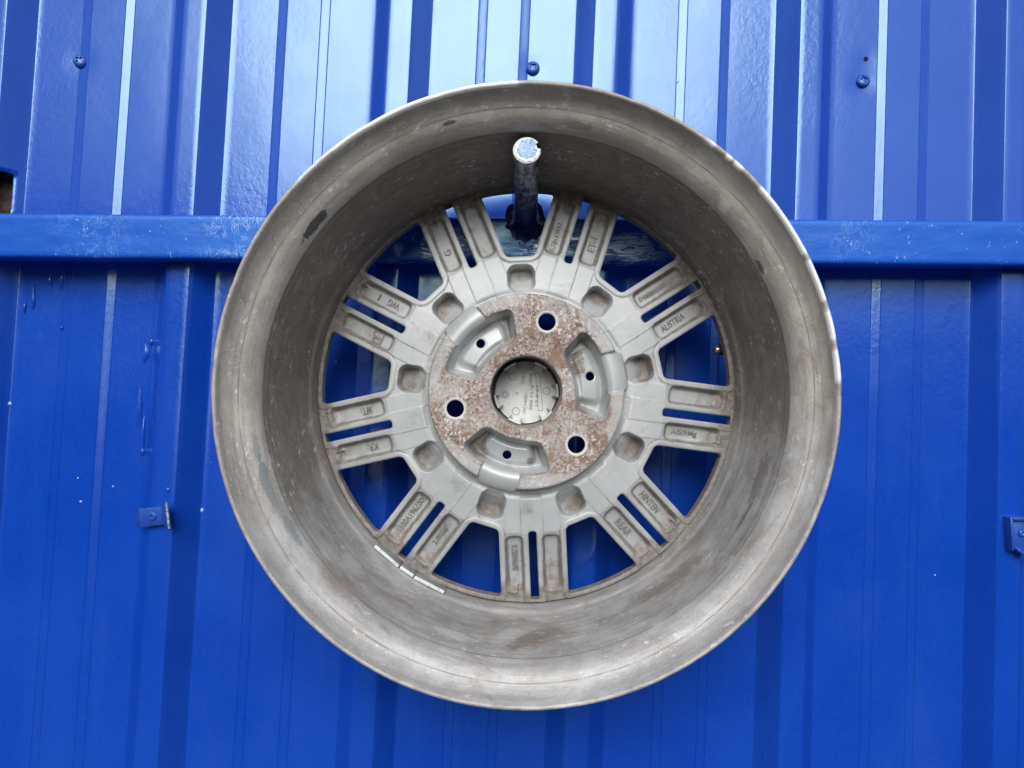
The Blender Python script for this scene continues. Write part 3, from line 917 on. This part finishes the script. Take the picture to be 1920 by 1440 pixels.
def f_holes(u, v):
    u, v = hub_uv(u, v)
    d = np.hypot(u, v) - 67.5
    for b in BOLT:
        c, s = math.cos(math.radians(b)), math.sin(math.radians(b))
        d = np.minimum(d, np.hypot(u - 136.0 * c, v - 136.0 * s) - 16.3)
    for b in KID:
        c, s = math.cos(math.radians(b)), math.sin(math.radians(b))
        d = np.minimum(d, np.hypot(u - 126.0 * c, v - 126.0 * s) - 8.6)
    return d
def f_kidney(u, v):
    """signed distance to the three kidney pockets, negative inside; also angle offset"""
    u, v = hub_uv(u, v)
    best = np.full(np.shape(u), 1e9)
    rho = np.hypot(u, v)
    for b in KID:
        x, y = rotf(u, v, b)
        ang = np.degrees(np.arctan2(y, x))
        hx = np.abs(ang)
        g1 = 89.0 + .006 * (hx ** 2) * (hx < 60) - rho
        g2 = rho - 158.5
        g3 = (hx - 34.5) * np.maximum(rho, 40) * PI / 180
        # bosses round the bolts push in
        gb = np.full(np.shape(u), -99.0)
        for s_ in (60, -60):
            cb, sb = math.cos(math.radians(s_)), math.sin(math.radians(s_))
            gb = np.maximum(gb, 55.0 - np.hypot(x - 132 * cb, y - 132 * sb))
        Rr = 14.0
        gs = [g1, g2, np.maximum(g3, gb)]
        p = [np.maximum(g + Rr, 0) for g in gs]
        out = np.sqrt(p[0] ** 2 + p[1] ** 2 + p[2] ** 2) - Rr
        ins = np.maximum.reduce(gs)
        best = np.minimum(best, np.where(ins > -Rr, out, ins))
    return best
def notch(u, v):
    u, v = hub_uv(u, v)
    best = np.full(np.shape(u), 1e9)
    for b in KID:
        x, y = rotf(u, v, b - 1.0)
        best = np.minimum(best, rbox(x, y, 171 - y * y / 420.0, 0, 20, 39, 9))
    return best
def F_all(u, v):
    """positive inside solid metal"""
    return np.minimum(np.minimum(f_window(u, v), f_slot(u, v)), f_holes(u, v))

def depth(u, v):
    """distance from the camera of the disc surface; returns also masks"""
    rho = np.hypot(u, v)
    uh, vh = hub_uv(u, v); rh = np.hypot(uh, vh)
    base = np.interp(rho, [0, 186, 215, 262, 330, 365, 380, 400], [.582, .5820, .5835, .5870, .5995, .6060, .6085, .6105])
    h = np.zeros_like(rho)                      # towards the camera, mm
    dirt_tone = np.zeros_like(rho)
    a, t, k, _ = fold(u, v, 32.5)
    m = np.abs(t)
    dw = f_window(u, v)
    # spoke channels
    ch = rbox(a, m, 317, 34.5, 52, 17.0, 11)
    chm = ss(2.0, -7.0, ch)
    h -= 5.6 * chm
    # bright shoulder where the channel ends near the ring
    h += 2.4 * ss(352, 364, a) * (1 - ss(366, 374, a)) * ss(6, -6, rbox(a, m, 362, 34.5, 20, 15, 5)) * (N1(k * 7.0 + 3, t * .08) > .2)
    dirt_tone += .34 * np.exp(-((ch + 1.5) / 3.2) ** 2) * (a > 262) + .12 * chm
    # step across the channel start: shallower inner part
    h += .5 * ss(262, 259, a) * (m > 19) * (m < 52)
    # panel between slot and hub
    h += .9 * ss(21.5, 18.0, m) * ss(191, 196, a)
    dirt_tone += .20 * np.exp(-((m - 20.8) / 1.8) ** 2) * ss(195, 215, a) + .10 * (m < 18) * ss(196, 200, a) * (1 - ss(222, 226, a))
    # rims following the windows
    rim = 1 - ss(8.0, 12.0, dw)
    h += 1.1 * rim * ss(188, 240, rho)
    dirt_tone += .40 * np.exp(-((dw - 12.0) / 2.2) ** 2) * ss(236, 262, rho)
    # edges roll off
    de = np.minimum(dw, f_slot(u, v))
    h -= 1.3 * (1 - np.sqrt(np.clip(1 - (1 - np.clip(de / 3.0, 0, 1)) ** 2, 0, 1)))
    # rounded pockets between the pairs
    a2, t2, k2, _ = fold(u, v, 52.5)
    hx = 27.0; hy = 25.5 + (a2 - 217) * .06
    pk = rbox(a2, t2, 217, 0, hx, 26.5, 17)
    inner = np.clip((a2 - 187) / 38.0, 0, 1)
    dd = np.clip(-pk / 7.0, 0, 1); dd = dd * dd * (3 - 2 * dd)
    inn2 = inner * inner * (3 - 2 * inner)
    h -= 13.5 * dd * (.10 + .90 * inn2) * (pk < 0)
    dirt_tone += .34 * ss(1, -8, pk) * ss(204, 228, a2) + .12 * ss(2, -3, pk)  # outer half of each pocket toned darker
    # groove round the pad foot
    h -= 1.2 * np.exp(-((rho - 191) / 4.5) ** 2)
    dirt_tone += .18 * np.exp(-((rho - 191) / 4) ** 2)
    # fillet into the ring
    dirt_tone += .50 * ss(335, 385, rho) + .22 * ss(372, 384, rho)
    z = base - h / 1000
    # mounting pad
    on = ss(184.5, 181.5, rh)
    zp = .5700 + 0 * rho
    zp = zp + .0006 * ss(178, 182, rh)
    kd = f_kidney(u, v)
    # kidney pockets
    kin = ss(0, -15, kd)
    floor = .0185
    kx = np.full(np.shape(u), 99.0)
    shelf = np.zeros_like(rho)
    for b in KID:
        x, y = rotf(uh, vh, b)
        ang = np.degrees(np.arctan2(y, x))
        sh = rbox(rh, ang * 125 * PI / 180, 122, 0, 20, 50, 12)
        shelf = np.maximum(shelf, ss(7, -9, sh))
    zp = zp + kin * floor - shelf * kin * (.0030 + .0050 * np.clip((140 - rh) / 36, 0, 1))
    edge = np.exp(-((kd - 0) / 2.0) ** 2)
    nt = notch(u, v)
    nm = ss(1.5, -3.0, nt)
    blk = .5718 + .00055 * ss(-2, -16, nt) * 0 + .0060 * np.clip((rh - 165) / 24, 0, 1) ** 2 + .0035 * np.clip((165 - rh) / 14, 0, 1) ** 2
    # pad rim and blocks
    z_hub = np.where(rh < 184.5, zp, z)
    z1 = z * (1 - on) + zp * on
    bm_ = nm * (rh > 150)
    z1 = z1 * (1 - bm_) + np.minimum(blk, .583) * bm_
    # bolt seats and bore chamfer
    fh = f_holes(u, v)
    ch_ = (1 - ss(0, 2.2, fh))
    z1 = z1 + .0008 * ch_ * (rh < 170)
    rust = on * (1 - ss(.5, -2.5, kd)) * (1 - nm) * ss(58, 66, rh)
    outer_rim = ss(160, 166, rh)
    near_b = np.full(np.shape(u), 1e9)
    for b in BOLT:
        near_b = np.minimum(near_b, np.hypot(uh - 136.0 * math.cos(math.radians(b)), vh - 136.0 * math.sin(math.radians(b))))
    angh = np.degrees(np.arctan2(vh, uh)) % 360
    rust = rust * (1 - .55 * outer_rim * (near_b > 60))
    worn = np.exp(-((near_b - 17) / 6.0) ** 2) * .85 + .35 * np.exp(-((kd - 1.5) / 1.6) ** 2) * on * 1.0 + .35 * np.exp(-((rh - 181) / 1.5) ** 2)
    dirt_tone = dirt_tone * (1 - on) + on * (.25 * kin * (1 - shelf) + .30 * np.exp(-((kd + 3) / 2.5) ** 2) + .35 * (rh < 70))
    dirt_tone = np.where(nm > .5, 0.02, dirt_tone)
    d2 = N1(u * .03 + 50, v * .03 + 50) * .25 - .1
    dirt_tone = dirt_tone + d2 * (1 - nm)
    for (gx_, gy_, gr) in ((-92, -102, 17), (99, 48, 13), (8, -128, 6), (100, 70, 10)):
        dirt_tone = dirt_tone + on * kin * 1.1 * np.exp(-(((u - gx_) ** 2 + (v - gy_) ** 2) / gr ** 2)) * (.4 + 1.2 * N3(u * .35 + 60, v * .35 + 60))
    return z1, rust, worn, dirt_tone, on

def disc():
    h = 1.22
    n = int(392 / h)
    g = np.arange(-n, n + 1) * h
    Ug, Vg = np.meshgrid(g, g, indexing='xy')
    u = Ug.copy(); v = Vg.copy()
    Fv = F_all(u, v)
    # snap the nodes near a cut onto it
    eps = .25
    for it in range(3):
        fv = F_all(u, v)
        gx = (F_all(u + eps, v) - F_all(u - eps, v)) / (2 * eps)
        gy = (F_all(u, v + eps) - F_all(u, v - eps)) / (2 * eps)
        gl = np.maximum(gx * gx + gy * gy, .25)
        nearm = np.abs(Fv) < .62 * h
        u = np.where(nearm, u - fv * gx / gl, u); v = np.where(nearm, v - fv * gy / gl, v)
    rho = np.hypot(Ug, Vg)
    inside = (Fv > -.62 * h) & (rho < 389.5)
    z, rust, worn, dirt_tone, on = depth(u, v)
    kpx = np.interp(np.hypot(u, v), [0, 170, 200, 262, 384, 400], [.574, .574, .583, .587, .6105, .6105]) / F
    X = (CU - 960 + u) * kpx
    Z = H + (720 - CV + v) * kpx
    co = np.stack([X, z, Z], -1)
    # normals of the whole field, so that neighbouring parts meet without a seam
    du = np.gradient(co, axis=1); dv = np.gradient(co, axis=0)
    nrm = np.cross(du, dv); nrm /= np.maximum(np.linalg.norm(nrm, axis=-1, keepdims=True), 1e-12)
    nrm = np.where(nrm[..., 1:2] > 0, -nrm, nrm)
    NX = len(g)
    idx = np.arange(NX * NX).reshape(NX, NX)
    c4 = np.stack([idx[:-1, :-1], idx[:-1, 1:], idx[1:, 1:], idx[1:, :-1]], -1).reshape(-1, 4)
    ins = inside.ravel()[c4]; cnt = ins.sum(1)
    quads = c4[cnt == 4]
    t3 = c4[cnt == 3]; i3 = ins[cnt == 3]
    tris = np.array([row[msk] for row, msk in zip(t3, i3)], np.int64).reshape(-1, 3)
    # part ids of the cells
    def part_of(cells):
        uc = Ug.ravel()[cells].mean(1); vc = Vg.ravel()[cells].mean(1)
        a, t, k, r_ = fold(uc, vc, 32.5)
        hubr = np.hypot(uc - HC[0], vc - HC[1])
        p = np.zeros(len(cells), int)                       # 0 hub
        p[hubr < 186.5] = 1                                 # 1 mounting pad
        sp = (a > 259.5) & (hubr > 200)
        p[sp] = 2 + 2 * k[sp] + (t[sp] > 0)                 # spokes, CW then CCW of each axis
        return p
    pq, pt = part_of(quads), part_of(tris)
    cof = co.reshape(-1, 3); nf = nrm.reshape(-1, 3)
    # boundary edges over the whole field
    E = np.concatenate([quads[:, [0, 1]], quads[:, [1, 2]], quads[:, [2, 3]], quads[:, [3, 0]], tris[:, [0, 1]], tris[:, [1, 2]], tris[:, [2, 0]]])
    EP = np.concatenate([pq] * 4 + [pt] * 3)
    key = np.sort(E, 1); kk = key[:, 0] * (NX * NX) + key[:, 1]
    uq, first, counts = np.unique(kk, return_index=True, return_counts=True)
    be = first[counts == 1]; BE = E[be]; BP = EP[be]
    out = {}
    for pid in range(20):
        q = quads[pq == pid]; t = tris[pt == pid]
        b = BE[(BP == pid)]
        used, inv = np.unique(np.concatenate([q.ravel(), t.ravel()]), return_inverse=True)
        lut = -np.ones(NX * NX, np.int64); lut[used] = np.arange(len(used))
        V = cof[used]; NN = nf[used]
        nb = len(b)
        # walls: own vertices so the rim edge stays crisp
        th = .016 if pid > 1 else (.026 if pid == 0 else .045)
        top = cof[b]                                         # nb,2,3
        bot = top.copy()
        if pid == 1:
            rb = np.hypot(u.ravel()[b] - HC[0], v.ravel()[b] - HC[1])
            bot[..., 1] = np.where(rb < 72, .618, bot[..., 1] + .004)
        else:
            bot[..., 1] = np.maximum(bot[..., 1] + th * .6, .617)
        W = np.concatenate([top.reshape(-1, 3), bot.reshape(-1, 3)])
        o0 = len(V); ar = np.arange(nb) * 2
        wq = np.stack([o0 + ar, o0 + 2 * nb + ar, o0 + 2 * nb + ar + 1, o0 + ar + 1], -1)
        Vall = np.concatenate([V, W])
        Q = np.concatenate([lut[q], wq]) if nb else lut[q]
        name = 'hub' if pid == 0 else 'mounting_pad' if pid == 1 else 'spoke'
        me = bpy.data.meshes.new(name)
        # build
        me = mesh_np(name, Vall, Q, MAT['pad'] if pid == 1 else MAT['spoke'], tris=lut[t])
        # wall normals from in-plane gradient of the cut field
        uw = u.ravel()[b].reshape(-1); vw = v.ravel()[b].reshape(-1)
        e2 = .5
        gx = (F_all(uw + e2, vw) - F_all(uw - e2, vw)); gy = (F_all(uw, vw + e2) - F_all(uw, vw - e2))
        gl = np.maximum(np.hypot(gx, gy), 1e-6)
        wn_ = np.stack([-gx / gl, np.zeros_like(gx), -gy / gl], -1)
        allN = np.concatenate([NN, wn_, wn_])
        me.normals_split_custom_set_from_vertices([tuple(x) for x in allN.tolist()])
        for nm, arr in (('rust', rust), ('worn', worn), ('dirt_tone', dirt_tone)):
            f_ = arr.ravel()
            vals = np.concatenate([f_[used], (f_[b].reshape(-1)) * 1.0, f_[b].reshape(-1)])
            if nm == 'rust': vals[len(used):] *= .3
            if nm == 'dirt_tone' and pid == 1: vals[len(used):] = .95
            if nm == 'worn' and pid == 1: vals[len(used):] = 0
            at = me.attributes.new(nm, 'FLOAT', 'POINT'); at.data.foreach_set('value', vals.astype(np.float32))
        o_ = link(name, me); wpar(o_)
        out[pid] = o_
    return out
PARTS = disc()

def surf(u, v):
    z = float(depth(np.array([u]), np.array([v]))[0][0])
    kpx = float(np.interp(math.hypot(u, v), [0, 170, 200, 262, 384, 400], [.574, .574, .583, .587, .6105, .6105])) / F
    return Vector(((CU - 960 + u) * kpx, z, H + (720 - CV + v) * kpx)), kpx

# ---- raised lettering
def lettermat(name, col, rough=.55):
    m = M(name); o = m.obj()
    m.set(color=m.mix(m.rng(m.noise(o, 160, 4), .4, .65), col, tuple(x * 1.35 for x in col)), rough=rough, metal=.2,
          normal=m.bump(m.noise(o, 500, 3), .0005, .6))
    return m.m
MAT['letter'] = lettermat('lettering_alloy', (.215, .205, .195))
MAT['caplet'] = lettermat('cap_lettering', (.20, .21, .20))
def text(body, center, xdir, length, height, mat, parent, lift=.0003, ext=.0006, bold=0.0, name='lettering', spacing=1.0):
    cu = bpy.data.curves.new('t', 'FONT'); cu.body = body; cu.size = 1.0; cu.extrude = .04; cu.offset = bold
    cu.space_character = spacing; cu.resolution_u = 3
    ob = bpy.data.objects.new('t', cu); C.objects.link(ob)
    bpy.context.view_layer.update()
    dg = bpy.context.evaluated_depsgraph_get()
    me = bpy.data.meshes.new_from_object(ob.evaluated_get(dg))
    bpy.data.objects.remove(ob); bpy.data.curves.remove(cu)
    n = len(me.vertices); co = np.zeros(n * 3); me.vertices.foreach_get('co', co); co = co.reshape(-1, 3)
    lo, hi = co.min(0), co.max(0)
    xd = Vector(xdir).normalized(); nd = Vector((0, -1, 0)); yd = Vector((-xd.z, 0, xd.x))
    # screen: x right, z up; letters' up is 90 deg counter-clockwise of their run
    sx = length / max(hi[0] - lo[0], 1e-6); sy = height / max(hi[1] - lo[1], 1e-6)
    c = np.array(center)
    X = (co[:, 0] - (lo[0] + hi[0]) / 2) * sx; Y = (co[:, 1] - (lo[1] + hi[1]) / 2) * sy
    D = (co[:, 2] + .04) / .08 * ext + lift
    P = c + X[:, None] * np.array(xd) + Y[:, None] * np.array(yd) + D[:, None] * np.array(nd)
    me.vertices.foreach_set('co', P.astype(np.float32).ravel()); me.update()
    me.materials.clear(); me.materials.append(mat)
    o_ = link(name, me); o_.parent = parent
    return o_
def spoke_text(body, axk_deg, side, a0, length, height, t0=34.5, bold=.012, parent=None, **kw):
    ax = math.radians(axk_deg)
    d = (math.cos(ax), math.sin(ax)); p = (-d[1], d[0])
    u = d[0] * a0 + p[0] * t0 * side; v = d[1] * a0 + p[1] * t0 * side
    k = int(round((axk_deg - 32.5) / 40.0)) % 9
    par = parent or PARTS[2 + 2 * k + (1 if side > 0 else 0)]
    # ride on the tilted floor: measure its slope
    c, kp = surf(u, v)
    c2, _ = surf(u + d[0] * 14, v + d[1] * 14); c1, _ = surf(u - d[0] * 14, v - d[1] * 14)
    sl = (c2.y - c1.y) / math.hypot(c2.x - c1.x, c2.z - c1.z)
    o_ = text(body, c, (d[0], 0, d[1]), length * kp, height * kp, MAT['letter'], par, bold=bold, **kw)
    me = o_.data; n = len(me.vertices); co = np.zeros(n * 3); me.vertices.foreach_get('co', co); co = co.reshape(-1, 3)
    al = (co[:, 0] - c.x) * d[0] + (co[:, 2] - c.z) * d[1]
    co[:, 1] += al * sl
    me.vertices.foreach_set('co', co.astype(np.float32).ravel()); me.update()
    return o_
spoke_text('G', 112.5, 1, 303, 11, 14)
spoke_text('5,5Jx15H2', 72.5, 1, 300, 62, 12)
spoke_text('ET-1', 72.5, -1, 307, 30, 13)
spoke_text('04######-', 32.5, 1, 305, 64, 12)
spoke_text('AUSTRIA', 32.5, -1, 306, 56, 13)
spoke_text('AlSi9Mg', -7.5, -1, 305, 54, 13)
spoke_text('HINTEN', -47.5, 1, 308, 52, 13)
spoke_text('REAR', -47.5, -1, 310, 40, 14)
spoke_text('KZ01N698', -87.5, -1, 308, 52, 12)
spoke_text('0007961V001', -127.5, -1, 307, 82, 12)
spoke_text('smart', -127.5, 1, 311, 42, 11)
spoke_text('MT:', -167.5, -1, 302, 22, 13)
spoke_text('KR:', -167.5, 1, 305, 22, 13)
spoke_text('WG', 152.5, -1, 300, 26, 13)
spoke_text('1', 152.5, -1, 330, 4, 12)
spoke_text('B', 152.5, 1, 299, 25, 24, bold=-.01)

# ---- centre cap at the bottom of the bore
def centre_cap():
    m = M('cap_plastic'); o = m.obj()
    m.set(color=m.mix(m.rng(m.noise(o, 120, 4), .35, .7), (.68, .71, .70), (.78, .80, .79)), rough=.35, spec=.5, normal=m.bump(m.noise(o, 250, 3), .0003, .5))
    zc = .6165; cx, cz = wpt(986.2, 736, zc)[0], wpt(986.2, 736, zc)[2]
    k = zc / F; r = 58.5 * k
    V, Fc = lathe_pts((cx, zc + .004, cz), (0, -1, 0), [(0, r), (.0026, r), (.0034, r * .985), (.0036, r * .93), (.0037, r * .9), (.004, r * .86), (.004, .001)], 96)
    cap = pylink('centre_cap', V, Fc, m.m, smooth=True, sharp=40); wpar(cap)
    skm = M('dark_gap'); skm.set(color=(.09, .088, .085), rough=.6)  # added dark ring, stands in for the dark gap round the cap
    V, Fc = lathe_pts((cx, zc + .0055, cz), (0, -1, 0), [(0, 68 * k), (.003, 68 * k), (.003, 57 * k), (.002, 56 * k)], 96)
    sk = pylink('gap_ring', V, Fc, skm.m, smooth=True, sharp=40); sk.parent = cap
    clipm = M('clip_plastic'); clipm.set(color=(.86, .88, .87), rough=.3)
    ribm = M('clip_rib_plastic'); ribm.set(color=(.33, .34, .33), rough=.4)
    for cdeg in (62, 4, -48, -112, -163, 122):
        V = []; Fc = []; n = 12; half = 12.5
        for i in range(n + 1):
            t = math.radians(cdeg - half + 2 * half * i / n)
            for (rr, dd) in ((.0250, 0), (.0250, .012), (.0257, .0134), (.0266, .0122), (.0266, .008), (.0262, 0)):
                V.append((cx + math.cos(t) * rr, zc - .000 - dd, cz + math.sin(t) * rr))
        for i in range(n):
            for q in range(6):
                a0 = i * 6 + q; a1 = i * 6 + (q + 1) % 6
                Fc.append((a0, a1, a1 + 6, a0 + 6))
        Fc.append(tuple(range(6))); Fc.append(tuple(n * 6 + q for q in range(6)))
        cl = pylink('clip', V, Fc, clipm.m, bevel=.0002); cl.parent = cap
        for sdeg in (-half + 1, half - 1):
            t = math.radians(cdeg + sdeg)
            rd = Vector((math.cos(t), 0, math.sin(t))); tn = Vector((-math.sin(t), 0, math.cos(t)))
            v_, f_ = box_verts(Vector((cx, zc - .003, cz)) + rd * .0236, rd * .0020, tn * .00035, Vector((0, .0035, 0)))
            rb = pylink('clip_rib', v_, f_, ribm.m, bevel=.0001); rb.parent = cap
    L = MAT['caplet']; up = (math.cos(math.radians(86)), 0, math.sin(math.radians(86)))
    def ct(body, px, py, ln, hh, **kw):
        p = Vector(wpt(px, py, zc))
        p.y = zc - .0001
        text(body, p, up, ln * k, hh * k, L, cap, lift=.0001, ext=.0002, **kw)
    ct('ITALY', 981, 709, 21, 6.5)
    ct('>PC+ABS<', 985, 756, 41, 6.5)
    ct('000 1518', 996.5, 745, 46, 6)
    ct('V004', 995, 712, 22, 6)
    ct('12 8 03', 1007, 742, 38, 5.5)
    ct('4', 969, 738, 5, 5)
    def ring(px, py, r_, w_=.6, name='moulded_ring'):
        c = Vector(wpt(px, py, zc)); c.y = zc - .0001
        V = []; Fc = []; n = 40
        for i in range(n):
            t = 2 * PI * i / n
            for (q, d) in ((r_ - w_, .0), (r_ - w_, .0003), (r_ + w_, .0003), (r_ + w_, 0)):
                V.append((c.x + math.cos(t) * q * k, c.y - d, c.z + math.sin(t) * q * k))
        for i in range(n):
            for q in range(3):
                a0 = i * 4 + q; b0 = ((i + 1) % n) * 4 + q
                Fc.append((a0, b0, b0 + 1, a0 + 1))
        rg = pylink(name, V, Fc, L); rg.parent = cap
    ring(961.5, 706, 6.8, .45); ring(1025, 733, 6.8, .45); ring(967.5, 771, 6.8, .45); ring(947, 740, 3.2, .45)
    for i in range(14):
        t = 2 * PI * i / 14; c = Vector(wpt(947 + 6.5 * math.cos(t), 740 + 6.5 * math.sin(t), zc)); c.y = zc - .0002
        v_, f_ = box_verts(c, Vector((math.cos(t), 0, -math.sin(t))) * 1.8 * k, Vector((math.sin(t), 0, math.cos(t))) * .5 * k, Vector((0, .0002, 0)))
        b_ = pylink('date_tick', v_, f_, L); b_.parent = cap
    # frame round the part number
    pts = [(1004, 700), (1012, 700), (1017.5, 770), (1009.5, 770)]
    for i in range(4):
        p = Vector(wpt(*pts[i], zc)); q = Vector(wpt(*pts[(i + 1) % 4], zc)); p.y = q.y = zc - .0002
        d = (q - p); n_ = Vector((-d.z, 0, d.x)).normalized()
        v_, f_ = box_verts((p + q) / 2, d / 2, n_ * .45 * k, Vector((0, .0002, 0)))
        b_ = pylink('moulded_line', v_, f_, L); b_.parent = cap
centre_cap()

# ---- balance weights
def weights():
    mw = M('weight_steel'); o = mw.obj()
    mw.set(color=mw.mix(mw.rng(mw.noise(o, 200, 4), .4, .65), (.24, .28, .30), (.29, .33, .35)), rough=.42, metal=.15)
    me_ = M('weight_white_edge'); me_.set(color=me_.mix(me_.rng(me_.noise(me_.obj(), 260, 5, .7), .50, .64, 0, .6), (.60, .64, .62), (.36, .36, .35)), rough=.5)
    cx, cz = LIPX + .001, H - 22.5 * .617 / F
    for (t0, t1) in ((-135.2, -126.6), (-126.2, -121.9), (-121.5, -112.4)):
        a0, a1 = math.radians(t0), math.radians(t1); am = (a0 + a1) / 2
        rd = Vector((math.cos(am), 0, math.sin(am))); tn = Vector((-math.sin(am), 0, math.cos(am)))
        r_in, r_out = .1690, .1716
        half = r_in * math.tan((a1 - a0) / 2) * 1.0
        c = Vector((cx, .6045, cz)) + rd * ((r_in + r_out) / 2)
        v_, f_ = box_verts(c, tn * half, Vector((0, .0078, 0)), rd * ((r_out - r_in) / 2))
        wb = pylink('balance_weight', v_, f_, mw.m, bevel=.0003,); wpar(wb)
        c2 = Vector((cx, .6045 - .0078 - .0004, cz)) + rd * ((r_in + r_out) / 2)
        v_, f_ = box_verts(c2, tn * half * .995, Vector((0, .0006, 0)), rd * ((r_out - r_in) / 2 * 1.02))
        eb = pylink('painted_edge', v_, f_, me_.m, bevel=.0002); eb.parent = wb
weights()

# ---- valve
def valve():
    mr = M('black_rubber'); mr.set(color=(.012, .012, .013), rough=.6)
    mb = M('brass'); o = mb.obj(); mb.set(color=mb.mix(mb.rng(mb.noise(o, 300, 3), .4, .6), (.65, .48, .22), (.78, .66, .42)), rough=.25, metal=.9)
    t = math.radians(8.0)
    z = .630
    tip = Vector(wpt(1338, 656.5, z)); base = Vector(wpt(1385, 652, z))
    ax = (tip - base).normalized(); L = (tip - base).length
    V, Fc = lathe_pts(base, ax, [(-.006, .0055), (L * .3, .0055), (L * .60, .0054), (L * .70, .0050), (L * .77, .0044), (L * .79, .0030)], 32)
    st = pylink('valve_stem', V, Fc, mr.m, smooth=True, sharp=50); wpar(st)
    V, Fc = lathe_pts(base + ax * L * .74, ax, [(0, .0036), (L * .08, .0037), (L * .17, .0035), (L * .22, .0029), (L * .26, .0016), (L * .265, .0006)], 32)
    tp = pylink('valve_tip', V, Fc, mb.m, smooth=True, sharp=60); tp.parent = st
valve()

# ------------------------------------------------------------------ what stands round the spot (seen only as reflections)
gm = M('ground_asphalt'); o = gm.obj()
gm.set(color=gm.mix(gm.rng(gm.noise(o, 3, 6), .35, .7), (.024, .024, .025), (.042, .040, .038)), rough=.9)
g_ = pylink('ground', [(-400, -400, 0), (400, -400, 0), (400, 400, 0), (-400, 400, 0)], [(0, 1, 2, 3)], gm.m, kind='structure')

def plaster(name, c1, c2):
    m = M(name); o = m.obj()
    m.set(color=m.mix(m.rng(m.noise(o, 1.2, 5), .35, .7), c1, c2), rough=.85, normal=m.bump(m.noise(o, 30, 4), .01, .5))
    return m.m
MAT['pink'] = plaster('pink_plaster', (.62, .40, .42), (.70, .50, .52))
MAT['dark'] = plaster('dark_brick', (.055, .045, .040), (.085, .070, .060))
MAT['red'] = plaster('red_paint', (.62, .04, .03), (.70, .06, .05))
MAT['roof'] = plaster('roof_tin', (.05, .05, .055), (.08, .08, .085))
def house(name, x0, x1, y0, y1, h0, ridge, mat, **props):
    """gabled building: walls and a pitched roof, facade towards the fence"""
    root = empty(name, ((x0 + x1) / 2, (y0 + y1) / 2, 0)); 
    for k, v in props.items(): root[k] = v
    v_, f_ = box_verts(((x0 + x1) / 2, (y0 + y1) / 2, h0 / 2), ((x1 - x0) / 2, 0, 0), (0, (y1 - y0) / 2, 0), (0, 0, h0 / 2))
    wl = pylink('wall', v_, f_, mat); setpar(wl, root)
    e_ = .3
    V = [(x0 - e_, y0 - e_, h0), (x1 + e_, y0 - e_, h0), (x1 + e_, y1 + e_, h0), (x0 - e_, y1 + e_, h0), (x0 - e_, (y0 + y1) / 2, h0 + ridge), (x1 + e_, (y0 + y1) / 2, h0 + ridge)]
    V = [(x, y, z + .003) for x, y, z in V]
    Fc = [(0, 1, 5, 4), (2, 3, 4, 5), (0, 4, 3), (1, 2, 5), (0, 3, 2, 1)]
    rf = pylink('roof', V, Fc, MAT['roof']); setpar(rf, root)
    return root
ROOTS = []
house('outbuilding', -1.9, 14, -16, -9.0, 3.0, .9, MAT['dark'], kind='structure')
house('outbuilding', -16, -4.9, -16, -8.5, 4.5, 1.6, MAT['dark'], kind='structure')
